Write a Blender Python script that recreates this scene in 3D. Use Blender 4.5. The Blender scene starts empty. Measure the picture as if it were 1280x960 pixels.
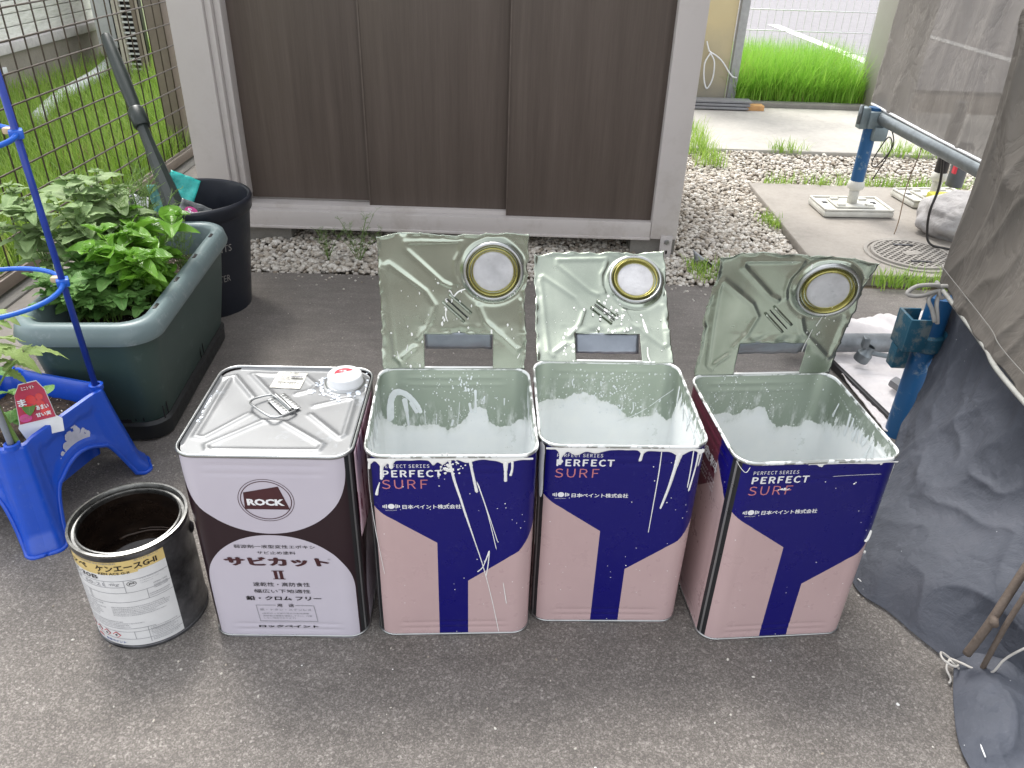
import bpy, bmesh, math, random
import numpy as np
from mathutils import Vector, Matrix, Euler, noise
random.seed(7); rng = np.random.default_rng(7)
PI = math.pi
S = bpy.context.scene
COL = S.collection

# ------------------------------------------------------------------ camera
cam = bpy.data.objects.new('camera', bpy.data.cameras.new('camera')); COL.objects.link(cam)
_r = Vector((0.99945246, 0.01708862, 0.02833287)); _u = Vector((-0.03308735, 0.51618726, 0.8558364)); _f = Vector((0, 0.85630526, -0.51647005))
cam.matrix_world = Matrix(((_r.x, _u.x, -_f.x, 0), (_r.y, _u.y, -_f.y, 0), (_r.z, _u.z, -_f.z, 0.97417), (0, 0, 0, 1)))
cam.data.sensor_width = 36; cam.data.lens = 978.12 / 1280 * 36
cam.data.clip_start = 0.02; cam.data.clip_end = 2000
S.camera = cam

# ------------------------------------------------------------------ sky, sun, exposure
SUN_EL, SUN_AZ = math.radians(58), math.radians(-28)      # azimuth from +Y towards +X
w = bpy.data.worlds.new('World'); S.world = w; w.use_nodes = True
nt = w.node_tree; bg = nt.nodes['Background']
sky = nt.nodes.new('ShaderNodeTexSky'); sky.sky_type = 'NISHITA'; sky.sun_disc = False
sky.sun_elevation = SUN_EL; sky.sun_rotation = SUN_AZ; sky.dust_density = 2.0; sky.air_density = 1.0
hs = nt.nodes.new('ShaderNodeHueSaturation'); hs.inputs['Saturation'].default_value = 0.16
nt.links.new(sky.outputs[0], hs.inputs['Color']); nt.links.new(hs.outputs[0], bg.inputs[0]); bg.inputs[1].default_value = 0.15
sd = Vector((math.sin(SUN_AZ) * math.cos(SUN_EL), math.cos(SUN_AZ) * math.cos(SUN_EL), math.sin(SUN_EL)))
sun = bpy.data.objects.new('sun', bpy.data.lights.new('sun', 'SUN')); COL.objects.link(sun)
sun.data.energy = 1.0; sun.data.angle = math.radians(22); sun.data.color = (1, 0.96, 0.89)
sun.rotation_euler = (-sd).to_track_quat('-Z', 'Y').to_euler()
S.view_settings.view_transform = 'Standard'; S.view_settings.look = 'None'
S.view_settings.exposure = 1.68; S.view_settings.gamma = 1

# ------------------------------------------------------------------ helpers
def tag(o, label=None, cat=None, group=None, kind=None):
    if label: o['label'] = label
    if cat: o['category'] = cat
    if group: o['group'] = group
    if kind: o['kind'] = kind
    return o

def empty(name, loc=(0, 0, 0), rz=0, label=None, cat=None, group=None):
    o = bpy.data.objects.new(name, None); COL.objects.link(o); o.location = loc; o.rotation_euler = (0, 0, rz)
    o.empty_display_size = .05
    return tag(o, label, cat, group)

def link(name, me, parent=None, mat=None, loc=None, rot=None):
    o = bpy.data.objects.new(name, me); COL.objects.link(o)
    if parent: o.parent = parent
    if loc is not None: o.location = loc
    if rot is not None: o.rotation_euler = rot
    return o

def mk(name, V, F, mat, parent=None, smooth=True, uv=None, loc=None, rot=None):
    me = bpy.data.meshes.new(name)
    me.from_pydata([tuple(v) for v in V], [], [tuple(f) for f in F])
    if uv is not None:
        l = me.uv_layers.new(name='UVMap')
        a = np.asarray(uv, float)
        if len(a) == len(V):
            idx = np.zeros(len(me.loops), np.int32); me.loops.foreach_get('vertex_index', idx); a = a[idx]
        l.data.foreach_set('uv', a.ravel())
    me.polygons.foreach_set('use_smooth', [smooth] * len(me.polygons))
    me.materials.append(mat); me.update()
    return link(name, me, parent, None, loc, rot)

class MB:
    """collects simple shapes into ONE mesh"""
    def __init__(s): s.V = []; s.F = []
    def add(s, V, F):
        n = len(s.V); s.V += [tuple(v) for v in V]; s.F += [tuple(i + n for i in f) for f in F]; return s
    def box(s, c, d, bev=0.0, rot=None):
        bm = bmesh.new(); bmesh.ops.create_cube(bm, size=1)
        for v in bm.verts: v.co = Vector((v.co.x * d[0], v.co.y * d[1], v.co.z * d[2]))
        if bev > 0: bmesh.ops.bevel(bm, geom=list(bm.edges), offset=bev, segments=2, affect='EDGES', profile=.6)
        M = Matrix.Translation(c) @ (rot.to_matrix().to_4x4() if rot else Matrix())
        bm.verts.index_update()
        s.add([M @ v.co for v in bm.verts], [[v.index for v in f.verts] for f in bm.faces]); bm.free(); return s
    def tube(s, pts, r, n=8, cap=True):
        pts = [Vector(p) for p in pts]; m = len(pts)
        R = r if hasattr(r, '__len__') else [r] * m
        V = []; F = []; up = None
        for i, p in enumerate(pts):
            t = (pts[min(i + 1, m - 1)] - pts[max(i - 1, 0)]).normalized()
            if up is None:
                up = Vector((0, 0, 1)) if abs(t.z) < .9 else Vector((1, 0, 0))
            a = t.cross(up).normalized(); b = a.cross(t).normalized(); up = b
            for k in range(n):
                an = 2 * PI * k / n; V.append(p + a * math.cos(an) * R[i] + b * math.sin(an) * R[i])
        for i in range(m - 1):
            for k in range(n):
                F.append((i * n + k, i * n + (k + 1) % n, (i + 1) * n + (k + 1) % n, (i + 1) * n + k))
        if cap: F.append(tuple(range(n))[::-1]); F.append(tuple((m - 1) * n + k for k in range(n)))
        return s.add(V, F)
    def lathe(s, prof, n=48, c=(0, 0, 0), M=None):
        V = []; F = []; m = len(prof)
        for k in range(n):
            a = 2 * PI * k / n
            for r, z in prof: V.append(Vector((r * math.cos(a), r * math.sin(a), z)))
        for k in range(n):
            for j in range(m - 1):
                F.append((k * m + j, ((k + 1) % n) * m + j, ((k + 1) % n) * m + j + 1, k * m + j + 1))
        if M is None: M = Matrix.Translation(c)
        return s.add([M @ v for v in V], F)
    def build(s, name, mat, parent=None, smooth=False, loc=None, rot=None):
        o = mk(name, s.V, s.F, mat, parent, smooth, None, loc, rot)
        return o

def sm(o, ang=35):
    """smooth shading with sharp edges beyond an angle"""
    me = o.data; bm = bmesh.new(); bm.from_mesh(me); bmesh.ops.remove_doubles(bm, verts=bm.verts, dist=1e-6)
    bmesh.ops.recalc_face_normals(bm, faces=bm.faces)
    for f in bm.faces: f.smooth = True
    for e in bm.edges:
        e.smooth = not (len(e.link_faces) == 2 and e.calc_face_angle(0) > math.radians(ang))
    bm.to_mesh(me); bm.free(); return o

def spline(pts, n=8):
    P = [Vector(p) for p in pts]; out = []
    for i in range(len(P) - 1):
        a = P[max(i - 1, 0)]; b = P[i]; c = P[i + 1]; d = P[min(i + 2, len(P) - 1)]
        for k in range(n):
            t = k / n
            out.append(0.5 * ((2 * b) + (c - a) * t + (2 * a - 5 * b + 4 * c - d) * t * t + (3 * b - a - 3 * c + d) * t ** 3))
    out.append(P[-1]); return out

def shell(V, F, th, N=None):
    """give an open sheet a thickness"""
    V = [Vector(v) for v in V]; n = len(V)
    if N is None:
        N = [Vector() for _ in V]
        for f in F:
            fn = (V[f[1]] - V[f[0]]).cross(V[f[2]] - V[f[0]])
            for i in f: N[i] += fn
        N = [x.normalized() if x.length > 0 else Vector((0, 0, 1)) for x in N]
    V2 = V + [v - N[i] * th for i, v in enumerate(V)]
    E = {}
    for f in F:
        for i in range(len(f)):
            a, b = f[i], f[(i + 1) % len(f)]
            if (b, a) in E: E.pop((b, a))
            else: E[(a, b)] = 1
    F2 = [tuple(f) for f in F] + [tuple(i + n for i in reversed(f)) for f in F] + [(b, a, a + n, b + n) for a, b in E]
    return V2, F2

def grid(nu, nv, fn):
    V = [fn(i / nu, j / nv) for j in range(nv + 1) for i in range(nu + 1)]
    F = [(j * (nu + 1) + i, j * (nu + 1) + i + 1, (j + 1) * (nu + 1) + i + 1, (j + 1) * (nu + 1) + i) for j in range(nv) for i in range(nu)]
    return V, F

# ------------------------------------------------------------------ material helpers
class X:
    """tiny expression wrapper over Math nodes"""
    def __init__(s, t, o): s.t = t; s.o = o
    def _b(s, op, b, c=None, rev=False):
        n = s.t.nodes.new('ShaderNodeMath'); n.operation = op
        args = [b, s] if rev else [s, b]
        if c is not None: args.append(c)
        for i, a in enumerate(args):
            if a is None: continue
            if isinstance(a, X): s.t.links.new(a.o, n.inputs[i])
            else: n.inputs[i].default_value = a
        return X(s.t, n.outputs[0])
    def __add__(s, b): return s._b('ADD', b)
    def __sub__(s, b): return s._b('SUBTRACT', b)
    def __rsub__(s, b): return s._b('SUBTRACT', b, rev=True)
    def __mul__(s, b): return s._b('MULTIPLY', b)
    def __truediv__(s, b): return s._b('DIVIDE', b)
    def gt(s, b): return s._b('GREATER_THAN', b)
    def lt(s, b): return s._b('LESS_THAN', b)
    def mx(s, b): return s._b('MAXIMUM', b)
    def mn(s, b): return s._b('MINIMUM', b)
    def pw(s, b): return s._b('POWER', b)
    def ab(s): return s._b('ABSOLUTE', None)

class Mat:
    def __init__(s, name, col=(.5, .5, .5), rough=.5, metal=0.0, coat=0.0, spec=None, trans=0.0):
        s.m = bpy.data.materials.new(name); s.m.use_nodes = True; s.t = s.m.node_tree
        s.p = s.t.nodes['Principled BSDF']
        s.p.inputs['Base Color'].default_value = (*col, 1); s.p.inputs['Roughness'].default_value = rough
        s.p.inputs['Metallic'].default_value = metal; s.p.inputs['Coat Weight'].default_value = coat
        s.p.inputs['Transmission Weight'].default_value = trans
        if spec is not None: s.p.inputs['Specular IOR Level'].default_value = spec
        s.tc = s.t.nodes.new('ShaderNodeTexCoord'); s.co = s.tc.outputs['Object']; s.bump_prev = None
    def scaled(s, sc):
        n = s.t.nodes.new('ShaderNodeMapping'); n.inputs['Scale'].default_value = sc; s.t.links.new(s.co, n.inputs[0]); return n.outputs[0]
    def noise(s, scale, detail=4, rough=.6, vec=None, dist=0):
        n = s.t.nodes.new('ShaderNodeTexNoise'); n.inputs['Scale'].default_value = scale; n.inputs['Detail'].default_value = detail
        n.inputs['Roughness'].default_value = rough; n.inputs['Distortion'].default_value = dist
        s.t.links.new(vec or s.co, n.inputs['Vector']); return X(s.t, n.outputs['Fac'])
    def voro(s, scale, feat='F1', vec=None, out='Distance', rand=1):
        n = s.t.nodes.new('ShaderNodeTexVoronoi'); n.feature = feat; n.inputs['Scale'].default_value = scale; n.inputs['Randomness'].default_value = rand
        s.t.links.new(vec or s.co, n.inputs['Vector'])
        return X(s.t, n.outputs[out])
    def white(s, vec):
        n = s.t.nodes.new('ShaderNodeTexWhiteNoise'); s.t.links.new(vec, n.inputs[0]); return X(s.t, n.outputs[0])
    def uv(s):
        n = s.t.nodes.new('ShaderNodeSeparateXYZ'); s.t.links.new(s.tc.outputs['UV'], n.inputs[0]); return X(s.t, n.outputs[0]), X(s.t, n.outputs[1])
    def xyz(s):
        n = s.t.nodes.new('ShaderNodeSeparateXYZ'); s.t.links.new(s.co, n.inputs[0]); return [X(s.t, n.outputs[i]) for i in range(3)]
    def ramp(s, x, stops, interp='LINEAR'):
        n = s.t.nodes.new('ShaderNodeValToRGB'); n.color_ramp.interpolation = interp
        e = n.color_ramp.elements
        while len(e) < len(stops): e.new(.5)
        for i, (p, c) in enumerate(stops):
            e[i].position = p; c = (c, c, c) if not hasattr(c, '__len__') else c; e[i].color = (*c, 1)
        s.t.links.new(x.o if isinstance(x, X) else x, n.inputs[0]); return n.outputs[0]
    def mapr(s, x, a, b, c=0, d=1):
        n = s.t.nodes.new('ShaderNodeMapRange'); s.t.links.new(x.o, n.inputs[0])
        for i, v in enumerate((a, b, c, d)): n.inputs[i + 1].default_value = v
        return X(s.t, n.outputs[0])
    def mix(s, f, a, b, mode='MIX'):
        n = s.t.nodes.new('ShaderNodeMix'); n.data_type = 'RGBA'; n.blend_type = mode
        if isinstance(f, X): s.t.links.new(f.o, n.inputs[0])
        else: n.inputs[0].default_value = f
        for v, i in ((a, 6), (b, 7)):
            if isinstance(v, tuple): n.inputs[i].default_value = (*v, 1)
            else: s.t.links.new(v, n.inputs[i])
        return n.outputs[2]
    def fmix(s, f, a, b):
        n = s.t.nodes.new('ShaderNodeMix'); n.data_type = 'FLOAT'; s.t.links.new(f.o, n.inputs[0])
        for v, i in ((a, 2), (b, 3)):
            if isinstance(v, X): s.t.links.new(v.o, n.inputs[i])
            else: n.inputs[i].default_value = v
        return X(s.t, n.outputs[0])
    def set(s, sock, v):
        s.t.links.new(v.o if isinstance(v, X) else v, s.p.inputs[sock]); return s
    def bump(s, x, dist=.001, strength=1.0):
        n = s.t.nodes.new('ShaderNodeBump'); n.inputs['Distance'].default_value = dist; n.inputs['Strength'].default_value = strength
        s.t.links.new(x.o, n.inputs['Height'])
        if s.bump_prev: s.t.links.new(s.bump_prev, n.inputs['Normal'])
        s.bump_prev = n.outputs[0]; s.t.links.new(n.outputs[0], s.p.inputs['Normal']); return s

def plain(name, col, rough=.5, metal=0.0, coat=0.0, var=.15, nscale=30, bump=0.0, bscale=200):
    """a colour with slight wear and grain"""
    a = Mat(name, col, rough, metal, coat)
    n = a.noise(nscale, 5)
    lo = tuple(c * (1 - var) for c in col); hi = tuple(min(1, c * (1 + var)) for c in col)
    a.set('Base Color', a.ramp(n, [(.3, lo), (.7, hi)]))
    a.set('Roughness', a.mapr(a.noise(nscale * 2.3, 3), .3, .7, rough * .85, min(1, rough * 1.15)))
    if bump: a.bump(a.noise(bscale, 4), bump)
    return a.m

# --- ground materials
def asphalt_mat():
    a = Mat('asphalt', rough=.85)
    spk = a.voro(560, out='Color'); n = a.t.nodes.new('ShaderNodeSeparateColor'); a.t.links.new(spk.o, n.inputs[0]); s1 = X(a.t, n.outputs[0])
    spk2 = a.voro(290, out='Color'); n2 = a.t.nodes.new('ShaderNodeSeparateColor'); a.t.links.new(spk2.o, n2.inputs[0]); s2 = X(a.t, n2.outputs[0])
    fine = a.noise(900, 3); big = a.noise(3.2, 5, .62); mid = a.noise(16, 5, .7)
    _, y, _ = a.xyz()
    streak = a.noise(1, 5, .6, a.scaled((9, 38, 1)), dist=.4)
    # the surface gets smoother and more even away from the loose front part
    v = s1.pw(2.4) * .36 + s2.pw(6) * .32 + fine * .42 + .02
    v = v * a.mapr(y, .95, 1.7, .92, .50) + a.mapr(y, .95, 1.7, 0.03, .235)
    v = v * a.mapr(big, .3, .7, .86, 1.14) * a.mapr(mid, .25, .75, .88, 1.12) * a.mapr(streak, .3, .75, .86, 1.16)
    a.set('Base Color', a.ramp(v, [(0.03, (.036, .033, .030)), (.28, (.138, .124, .112)), (.55, (.235, .214, .195)), (1, (.44, .41, .375))]))
    a.bump(s1 + s2 * .8 + fine * .5, .0009, .7); a.bump(mid, .004, .35)
    return a.m
def concrete_mat(name, base, sc=1.0):
    a = Mat(name, rough=.88)
    n = a.noise(5 * sc, 6, .65); f = a.noise(60 * sc, 5, .7); g = a.noise(500, 3)
    v = n * .5 + f * .35 + g * .25
    lo = tuple(c * .62 for c in base); hi = tuple(min(1, c * 1.3) for c in base)
    a.set('Base Color', a.ramp(v, [(.3, lo), (.55, base), (.8, hi)])); a.bump(f + g * .5, .001, .7)
    return a.m
M_asph = asphalt_mat()
M_conc = concrete_mat('concrete_slab', (.29, .265, .235)); M_conc2 = concrete_mat('concrete_path', (.40, .38, .345), .6)
M_block = concrete_mat('concrete_block', (.22, .21, .19), 3)
M_park = concrete_mat('parking_asphalt', (.21, .20, .21), 2)
M_earth = concrete_mat('earth', (.10, .075, .05), 3)
def stone_mat():
    a = Mat('gravel_stone', rough=.8)
    g = a.t.nodes.new('ShaderNodeNewGeometry'); r = X(a.t, g.outputs['Random Per Island'])
    c = a.ramp(r, [(0, (.26, .22, .175)), (.14, (.40, .35, .29)), (.5, (.56, .52, .46)), (.88, (.74, .71, .65)), (1, (.34, .31, .28))])
    n = a.noise(160, 4); a.set('Base Color', a.mix(a.mapr(n, .35, .75, 0, .35), c, (.22, .18, .13))); a.bump(n, .001, .6)
    return a.m
M_stone = stone_mat()
def grass_mat(name, c1, c2, c3, dry=(.25, .2, .08)):
    a = Mat(name, rough=.5)
    g = a.t.nodes.new('ShaderNodeNewGeometry'); r = X(a.t, g.outputs['Random Per Island'])
    c = a.ramp(r * .75 + a.mapr(a.noise(2.5, 3), .35, .65, 0, .25), [(0, c1), (.45, c2), (.86, c3), (.94, dry), (1, (.42, .36, .2))])
    a.set('Base Color', c)
    tr = a.t.nodes.new('ShaderNodeBsdfTranslucent'); a.t.links.new(c, tr.inputs[0])
    mx = a.t.nodes.new('ShaderNodeMixShader'); mx.inputs[0].default_value = .4
    a.t.links.new(a.p.outputs[0], mx.inputs[1]); a.t.links.new(tr.outputs[0], mx.inputs[2])
    a.t.links.new(mx.outputs[0], a.t.nodes['Material Output'].inputs[0]); return a.m
M_grass = grass_mat('lawn_grass', (.16, .29, .035), (.27, .43, .06), (.40, .54, .12))
M_grass2 = grass_mat('verge_grass', (.17, .38, .035), (.28, .55, .06), (.40, .64, .11))
def leaf_mat(name, c1, c2, rough=.4, vein=(.3, .4, .15)):
    a = Mat(name, rough=rough)
    oi = a.t.nodes.new('ShaderNodeObjectInfo'); r = X(a.t, oi.outputs['Random'])
    c = a.mix(r, c1, c2)
    u, v = a.uv()
    mid = (u - .5).ab()
    side = a._wave = ((v * 9 + mid * 7) ._b('FRACT', None) - .5).ab()
    vm = a.mapr(mid, 0.015, .05, 1, 0).mx(a.mapr(side, .06, .0, 0, .5))
    c = a.mix(vm * .5, c, vein)
    c = a.mix(a.mapr(a.noise(90, 3), .3, .8, 0, .3), c, tuple(x * 1.5 for x in c2))
    a.set('Base Color', c); a.bump(side, .0015, .6)
    tr = a.t.nodes.new('ShaderNodeBsdfTranslucent'); a.t.links.new(c, tr.inputs[0])
    mx = a.t.nodes.new('ShaderNodeMixShader'); mx.inputs[0].default_value = .28
    a.t.links.new(a.p.outputs[0], mx.inputs[1]); a.t.links.new(tr.outputs[0], mx.inputs[2])
    a.t.links.new(mx.outputs[0], a.t.nodes['Material Output'].inputs[0]); return a.m
M_basil = leaf_mat('basil_leaf', (.10, .26, .02), (.20, .42, .05), .28)
M_mint = leaf_mat('mint_leaf', (.09, .23, .045), (.18, .35, .09), .5)
M_pale = leaf_mat('pale_leaf', (.19, .31, .11), (.32, .43, .20), .55)
M_tom = leaf_mat('tomato_leaf', (.20, .32, .07), (.32, .42, .14), .55)
M_stem = plain('green_stem', (.14, .24, .05), .5); M_twig = plain('dry_twig', (.16, .11, .07), .8)
M_soil = (lambda a: (a.set('Base Color', a.mix(a.voro(150).lt(.22) * a.noise(40).gt(.5), a.ramp(a.noise(130, 5), [(.3, (.012, .008, .006)), (.7, (.06, .038, .024))]), (.55, .5, .42))), a.bump(a.noise(160, 5), .004), a.m)[2])(Mat('potting_soil', rough=.95))
# --- metals, plastics
M_rimw = (lambda a: (a.set('Base Color', a.mix(a.mapr(a.noise(55, 4), .46, .5), (.5, .52, .5), (.78, .8, .79))), a.set('Metallic', a.mapr(a.noise(55, 4), .46, .5, .9, 0)), a.m)[2])(Mat('painty_rim', rough=.32))
M_tin = plain('bare_tin', (.40, .41, .41), .30, .95, nscale=20)
M_darktin = (lambda a: (a.set('Base Color', a.ramp(a.noise(14, 5, .7), [(.38, (.05, .05, .055)), (.6, (.17, .17, .18)), (.78, (.30, .30, .31))])), a.set('Roughness', a.mapr(a.noise(22, 4), .3, .7, .25, .55)), a.m)[2])(Mat('dull_dark_tin', metal=.75))
M_paint = plain('white_paint', (.82, .82, .80), .35, coat=.2, var=.06)
M_paintg = plain('bluish_wet_paint', (.76, .80, .81), .3, var=.08)
M_gold = plain('gold_lacquer', (.38, .35, .12), .25, .85, nscale=15)
M_capw = plain('milky_plastic', (.46, .46, .48), .3, coat=.3, var=.16, nscale=38, bump=.0015, bscale=40)  # mottled tone puts cloudy reflections and faint marks into the cap colour
M_lid = (lambda a: (a.set('Base Color', a.ramp(a.noise(9, 4), [(.3, (.30, .335, .28)), (.7, (.38, .415, .35))])), a.set('Roughness', a.mapr(a.noise(12, 4), .3, .7, .17, .28)), a.m)[2])(Mat('lacquered_tin', metal=.95))
M_blacktx = plain('black_print', (.012, .010, .012), .4); M_maroon = plain('maroon_print', (.055, .014, .018), .4)
M_whitetx = plain('white_print', (.78, .78, .80), .4, var=.03); M_redtx = plain('red_print', (.55, .03, .05), .4); M_coral = plain('coral_print', (.50, .17, .20), .4)
M_bluetx = plain('blue_print', (.05, .10, .35), .4)
M_greyt = plain('grey_print', (.25, .25, .27), .5)
M_white = plain('white_plastic', (.70, .71, .72), .4, var=.08)

def pink_can_mat(name):
    a = Mat(name, rough=.3, coat=.0, spec=.35); u, v = a.uv()
    base = a.mix(a.mapr(a.noise(7, 3), .3, .7), (.47, .335, .335), (.51, .37, .365))
    navy = a.mix(a.mapr(a.noise(140, 4, .7), .60, .72, 0, .35), (.005, .004, .13), (.05, .05, .20))
    tl = (u * -.733) + .176                       # left slanted line
    tr = (u * .78) + .0990
    tr2 = (u * 1.4) + .0390
    left = u.lt(-.0222) * v.gt(tl); right = u.gt(.0222) * v.gt(tr.mx(tr2))
    band = u.gt(-.02221) * u.lt(.02221)
    m = left.mx(right).mx(band) * u.gt(-.20)
    c = a.mix(m, base, navy)
    # wine coloured far part of the left side
    wine = u.lt(-.175) * v.gt((u * .9) + .42)
    c = a.mix(wine, c, (.13, .03, .05))
    seam = u.gt(-.1275) * u.lt(-.1105)
    c = a.mix(seam, c, (.045, .047, .05))
    line = (u + .119).ab().lt(.0018)
    c = a.mix(line, c, (.30, .30, .30))
    # dirt and tiny paint specks
    c = a.mix(a.mapr(a.noise(26, 5, .75), .68, .8, 0, .22), c, (.35, .33, .33))
    sp = a.voro(70).lt(.055) * a.noise(9).gt(.47)
    c = a.mix(sp, c, (.8, .8, .8))
    a.set('Base Color', c); a.set('Metallic', seam * .6)
    a.set('Roughness', a.mapr(a.noise(40, 4), .3, .7, .24, .4)); return a.m
def lilac_can_mat():
    a = Mat('lilac_can_print', rough=.3, coat=.0, spec=.4); u, v = a.uv()
    lil = a.mix(a.mapr(a.noise(6, 3), .3, .7), (.50, .465, .53), (.54, .505, .57)); dark = (.022, .010, .014)
    e1 = (((u + .004) / .114).ab().pw(2.0) + (((v - .325).mn(0.0)) / .1135).pw(2.0)).lt(1.0)
    sx = a.fmix((u + .006).gt(0.0), .104, .1135)
    e2 = (((u + .006) / sx).ab().pw(2.1) + (((v - .10).mx(0.0)) / .1085).pw(2.1)).lt(1.0)
    front = e1.mx(e2)
    side = u.gt(.135) * (((u - .226) / .085).ab().pw(2) + (((v - .04).mx(0.0)) / .15).pw(2)).lt(1.0)
    c = a.mix(front.mx(side), dark, lil)
    seam = u.gt(.1105) * u.lt(.1275); c = a.mix(seam, c, (.04, .042, .045)); c = a.mix((u - .119).ab().lt(.0018), c, (.28, .28, .28))
    a.set('Base Color', c); a.set('Metallic', seam * .6); return a.m

def interior_mat(name, prof):
    a = Mat(name, rough=.35); u, v = a.uv()
    fc = a.t.nodes.new('ShaderNodeFloatCurve'); cu = fc.mapping.curves[0]
    pts = [((x + .452) / .904, y) for x, y in prof]
    for i, (x, y) in enumerate(pts):
        if i < 2: cu.points[i].location = (x, y)
        else: cu.points.new(x, y)
    fc.mapping.update()
    a.t.links.new(((u + .452) / .904).o, fc.inputs['Value']); T = X(a.t, fc.outputs[0])
    cmb = a.t.nodes.new('ShaderNodeCombineXYZ'); a.t.links.new(u.o, cmb.inputs[0]); a.t.links.new(v.o, cmb.inputs[1])
    mp = a.t.nodes.new('ShaderNodeMapping'); mp.inputs['Scale'].default_value = (3, 1, 1); a.t.links.new(cmb.outputs[0], mp.inputs[0])
    st = a.noise(30, 5, .7, mp.outputs[0]); bl = a.noise(48, 5, .6)
    wall = u.ab().gt(.13)
    amp = a.fmix(wall, .014, .075)
    edge = T + (st - .5) * amp + (bl - .5) * .030
    # a thin wet film up to the edge, thick below
    film = a.mapr(v - edge, .0010, -.0010)
    thick = a.mapr(v - edge, -.004, -.022)
    thin = a.mapr(st, .42, .7, .0, .85)
    sp = a.voro(120).lt(.10) * a.noise(13).gt(.50) * v.gt(.2)
    sp2 = a.voro(55, vec=None).lt(.08) * v.lt(.335)
    smear = a.mapr(v - T, .05, .0, 0, 1) * a.mapr(a.noise(26, 5, .7, mp.outputs[0]), .50, .66, 0, .75) * v.lt(.343)
    cov = (film * a.fmix(thick, .88, a.fmix(a.noise(22, 4, .7).gt(.66), 1.0, .8))).mx(sp).mx(sp2).mx(smear)
    cov = cov * a.mapr(st * .5 + bl * .5 + a.mapr(v - T, -.03, .0, .12, -.02), .38, .50, .70, 1.0)
    lac = a.mix(a.mapr(v, .2, .34), (.30, .355, .29), (.34, .39, .325))
    wp = a.mix(a.mapr(a.noise(18, 4), .3, .7), (.84, .87, .88), (.90, .92, .91))
    a.set('Base Color', a.mix(cov, lac, wp))
    a.set('Metallic', a.fmix(cov, .55, 0.0)); a.set('Roughness', a.fmix(cov, .33, .42))
    a.bump(cov + bl * .15, .0006, .7); return a.m

# ------------------------------------------------------------------ text
_tmp = {}
def glyphs(s, bold=0.0, spacing=1.0, shear=0.0):
    key = (s, bold, spacing, shear)
    if key in _tmp: return _tmp[key]
    cu = bpy.data.curves.new('t', 'FONT'); cu.body = s; cu.offset = bold; cu.resolution_u = 2; cu.space_character = spacing; cu.shear = shear
    o = bpy.data.objects.new('t', cu); COL.objects.link(o)
    dg = bpy.context.evaluated_depsgraph_get(); dg.update()
    me = o.evaluated_get(dg).to_mesh()
    V = np.array([v.co[:2] for v in me.vertices], float); F = [tuple(p.vertices) for p in me.polygons]
    o.evaluated_get(dg).to_mesh_clear(); bpy.data.objects.remove(o); bpy.data.curves.remove(cu)
    ext = (V.max(0) - V.min(0)) if len(V) else (1, 1)
    if len(V): V = (V - V.min(0)) / np.maximum(ext, 1e-6)
    _tmp[key] = (V, F, ext); return _tmp[key]
def lettering(s, box, mapf, mat, parent, bold=0.0, spacing=1.0, shear=0.0, slope=0.0, name='lettering'):
    """fit the writing into box=(x0,x1,z0,z1) and map it on a surface"""
    wide = any(ord(ch) > 0x2000 for ch in s); b0 = bold
    if wide: bold = min(bold, .004)
    V, F, ext = glyphs(s, bold, spacing, shear); x0, x1, z0, z1 = box
    if not len(V): return
    if wide and b0 > .01:      # heavier type: the glyph laid over itself, each copy a hair further out
        e = (x1 - x0) * .01; q0, q1, q2 = (Vector(mapf(*p)) for p in ((x0, z0), (x0 + (x1 - x0) * .02, z0), (x0, z0 + (z1 - z0) * .1)))
        P = []; F2 = []; sh = b0 * .8
        for k, (dx, dz) in enumerate(((0, 0), (-1, 0), (1, 0), (0, 1), (0, -1)) if b0 > .02 else ((0, 0), (1, 0))):
            for a, b in V:
                x = x0 + (x1 - x0) * (a + dx * sh / ext[0]); z = z0 + (z1 - z0) * (b + dz * sh * .6 / ext[1])
                p = Vector(mapf(x, z)); du = Vector(mapf(x + e, z)) - p; dv = Vector(mapf(x, z + e)) - p; n = du.cross(dv).normalized()
                P.append(p + n * (.00004 * k))
            F2 += [tuple(i + k * len(V) for i in f) for f in F]
        return mk(name, P, F2, mat, parent, smooth=False)
    P = [mapf(x0 + (x1 - x0) * a, z0 + (z1 - z0) * b + slope * ((x1 - x0) * a)) for a, b in V]
    return mk(name, P, F, mat, parent, smooth=False)
def flatpoly(name, pts, mapf, mat, parent, holes=None):
    P = [mapf(x, z) for x, z in pts]; return mk(name, P, [tuple(range(len(P)))], mat, parent, smooth=False)
def ringpoly(name, cx, cz, a, b, wd, mapf, mat, parent, n=48):
    V = []; F = []
    for k in range(n):
        t = 2 * PI * k / n
        V.append(mapf(cx + a * math.cos(t), cz + b * math.sin(t))); V.append(mapf(cx + (a - wd) * math.cos(t), cz + (b - wd) * math.sin(t)))
    for k in range(n):
        j = (k + 1) % n; F.append((2 * k, 2 * j, 2 * j + 1, 2 * k + 1))
    return mk(name, V, F, mat, parent, smooth=False)

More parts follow.
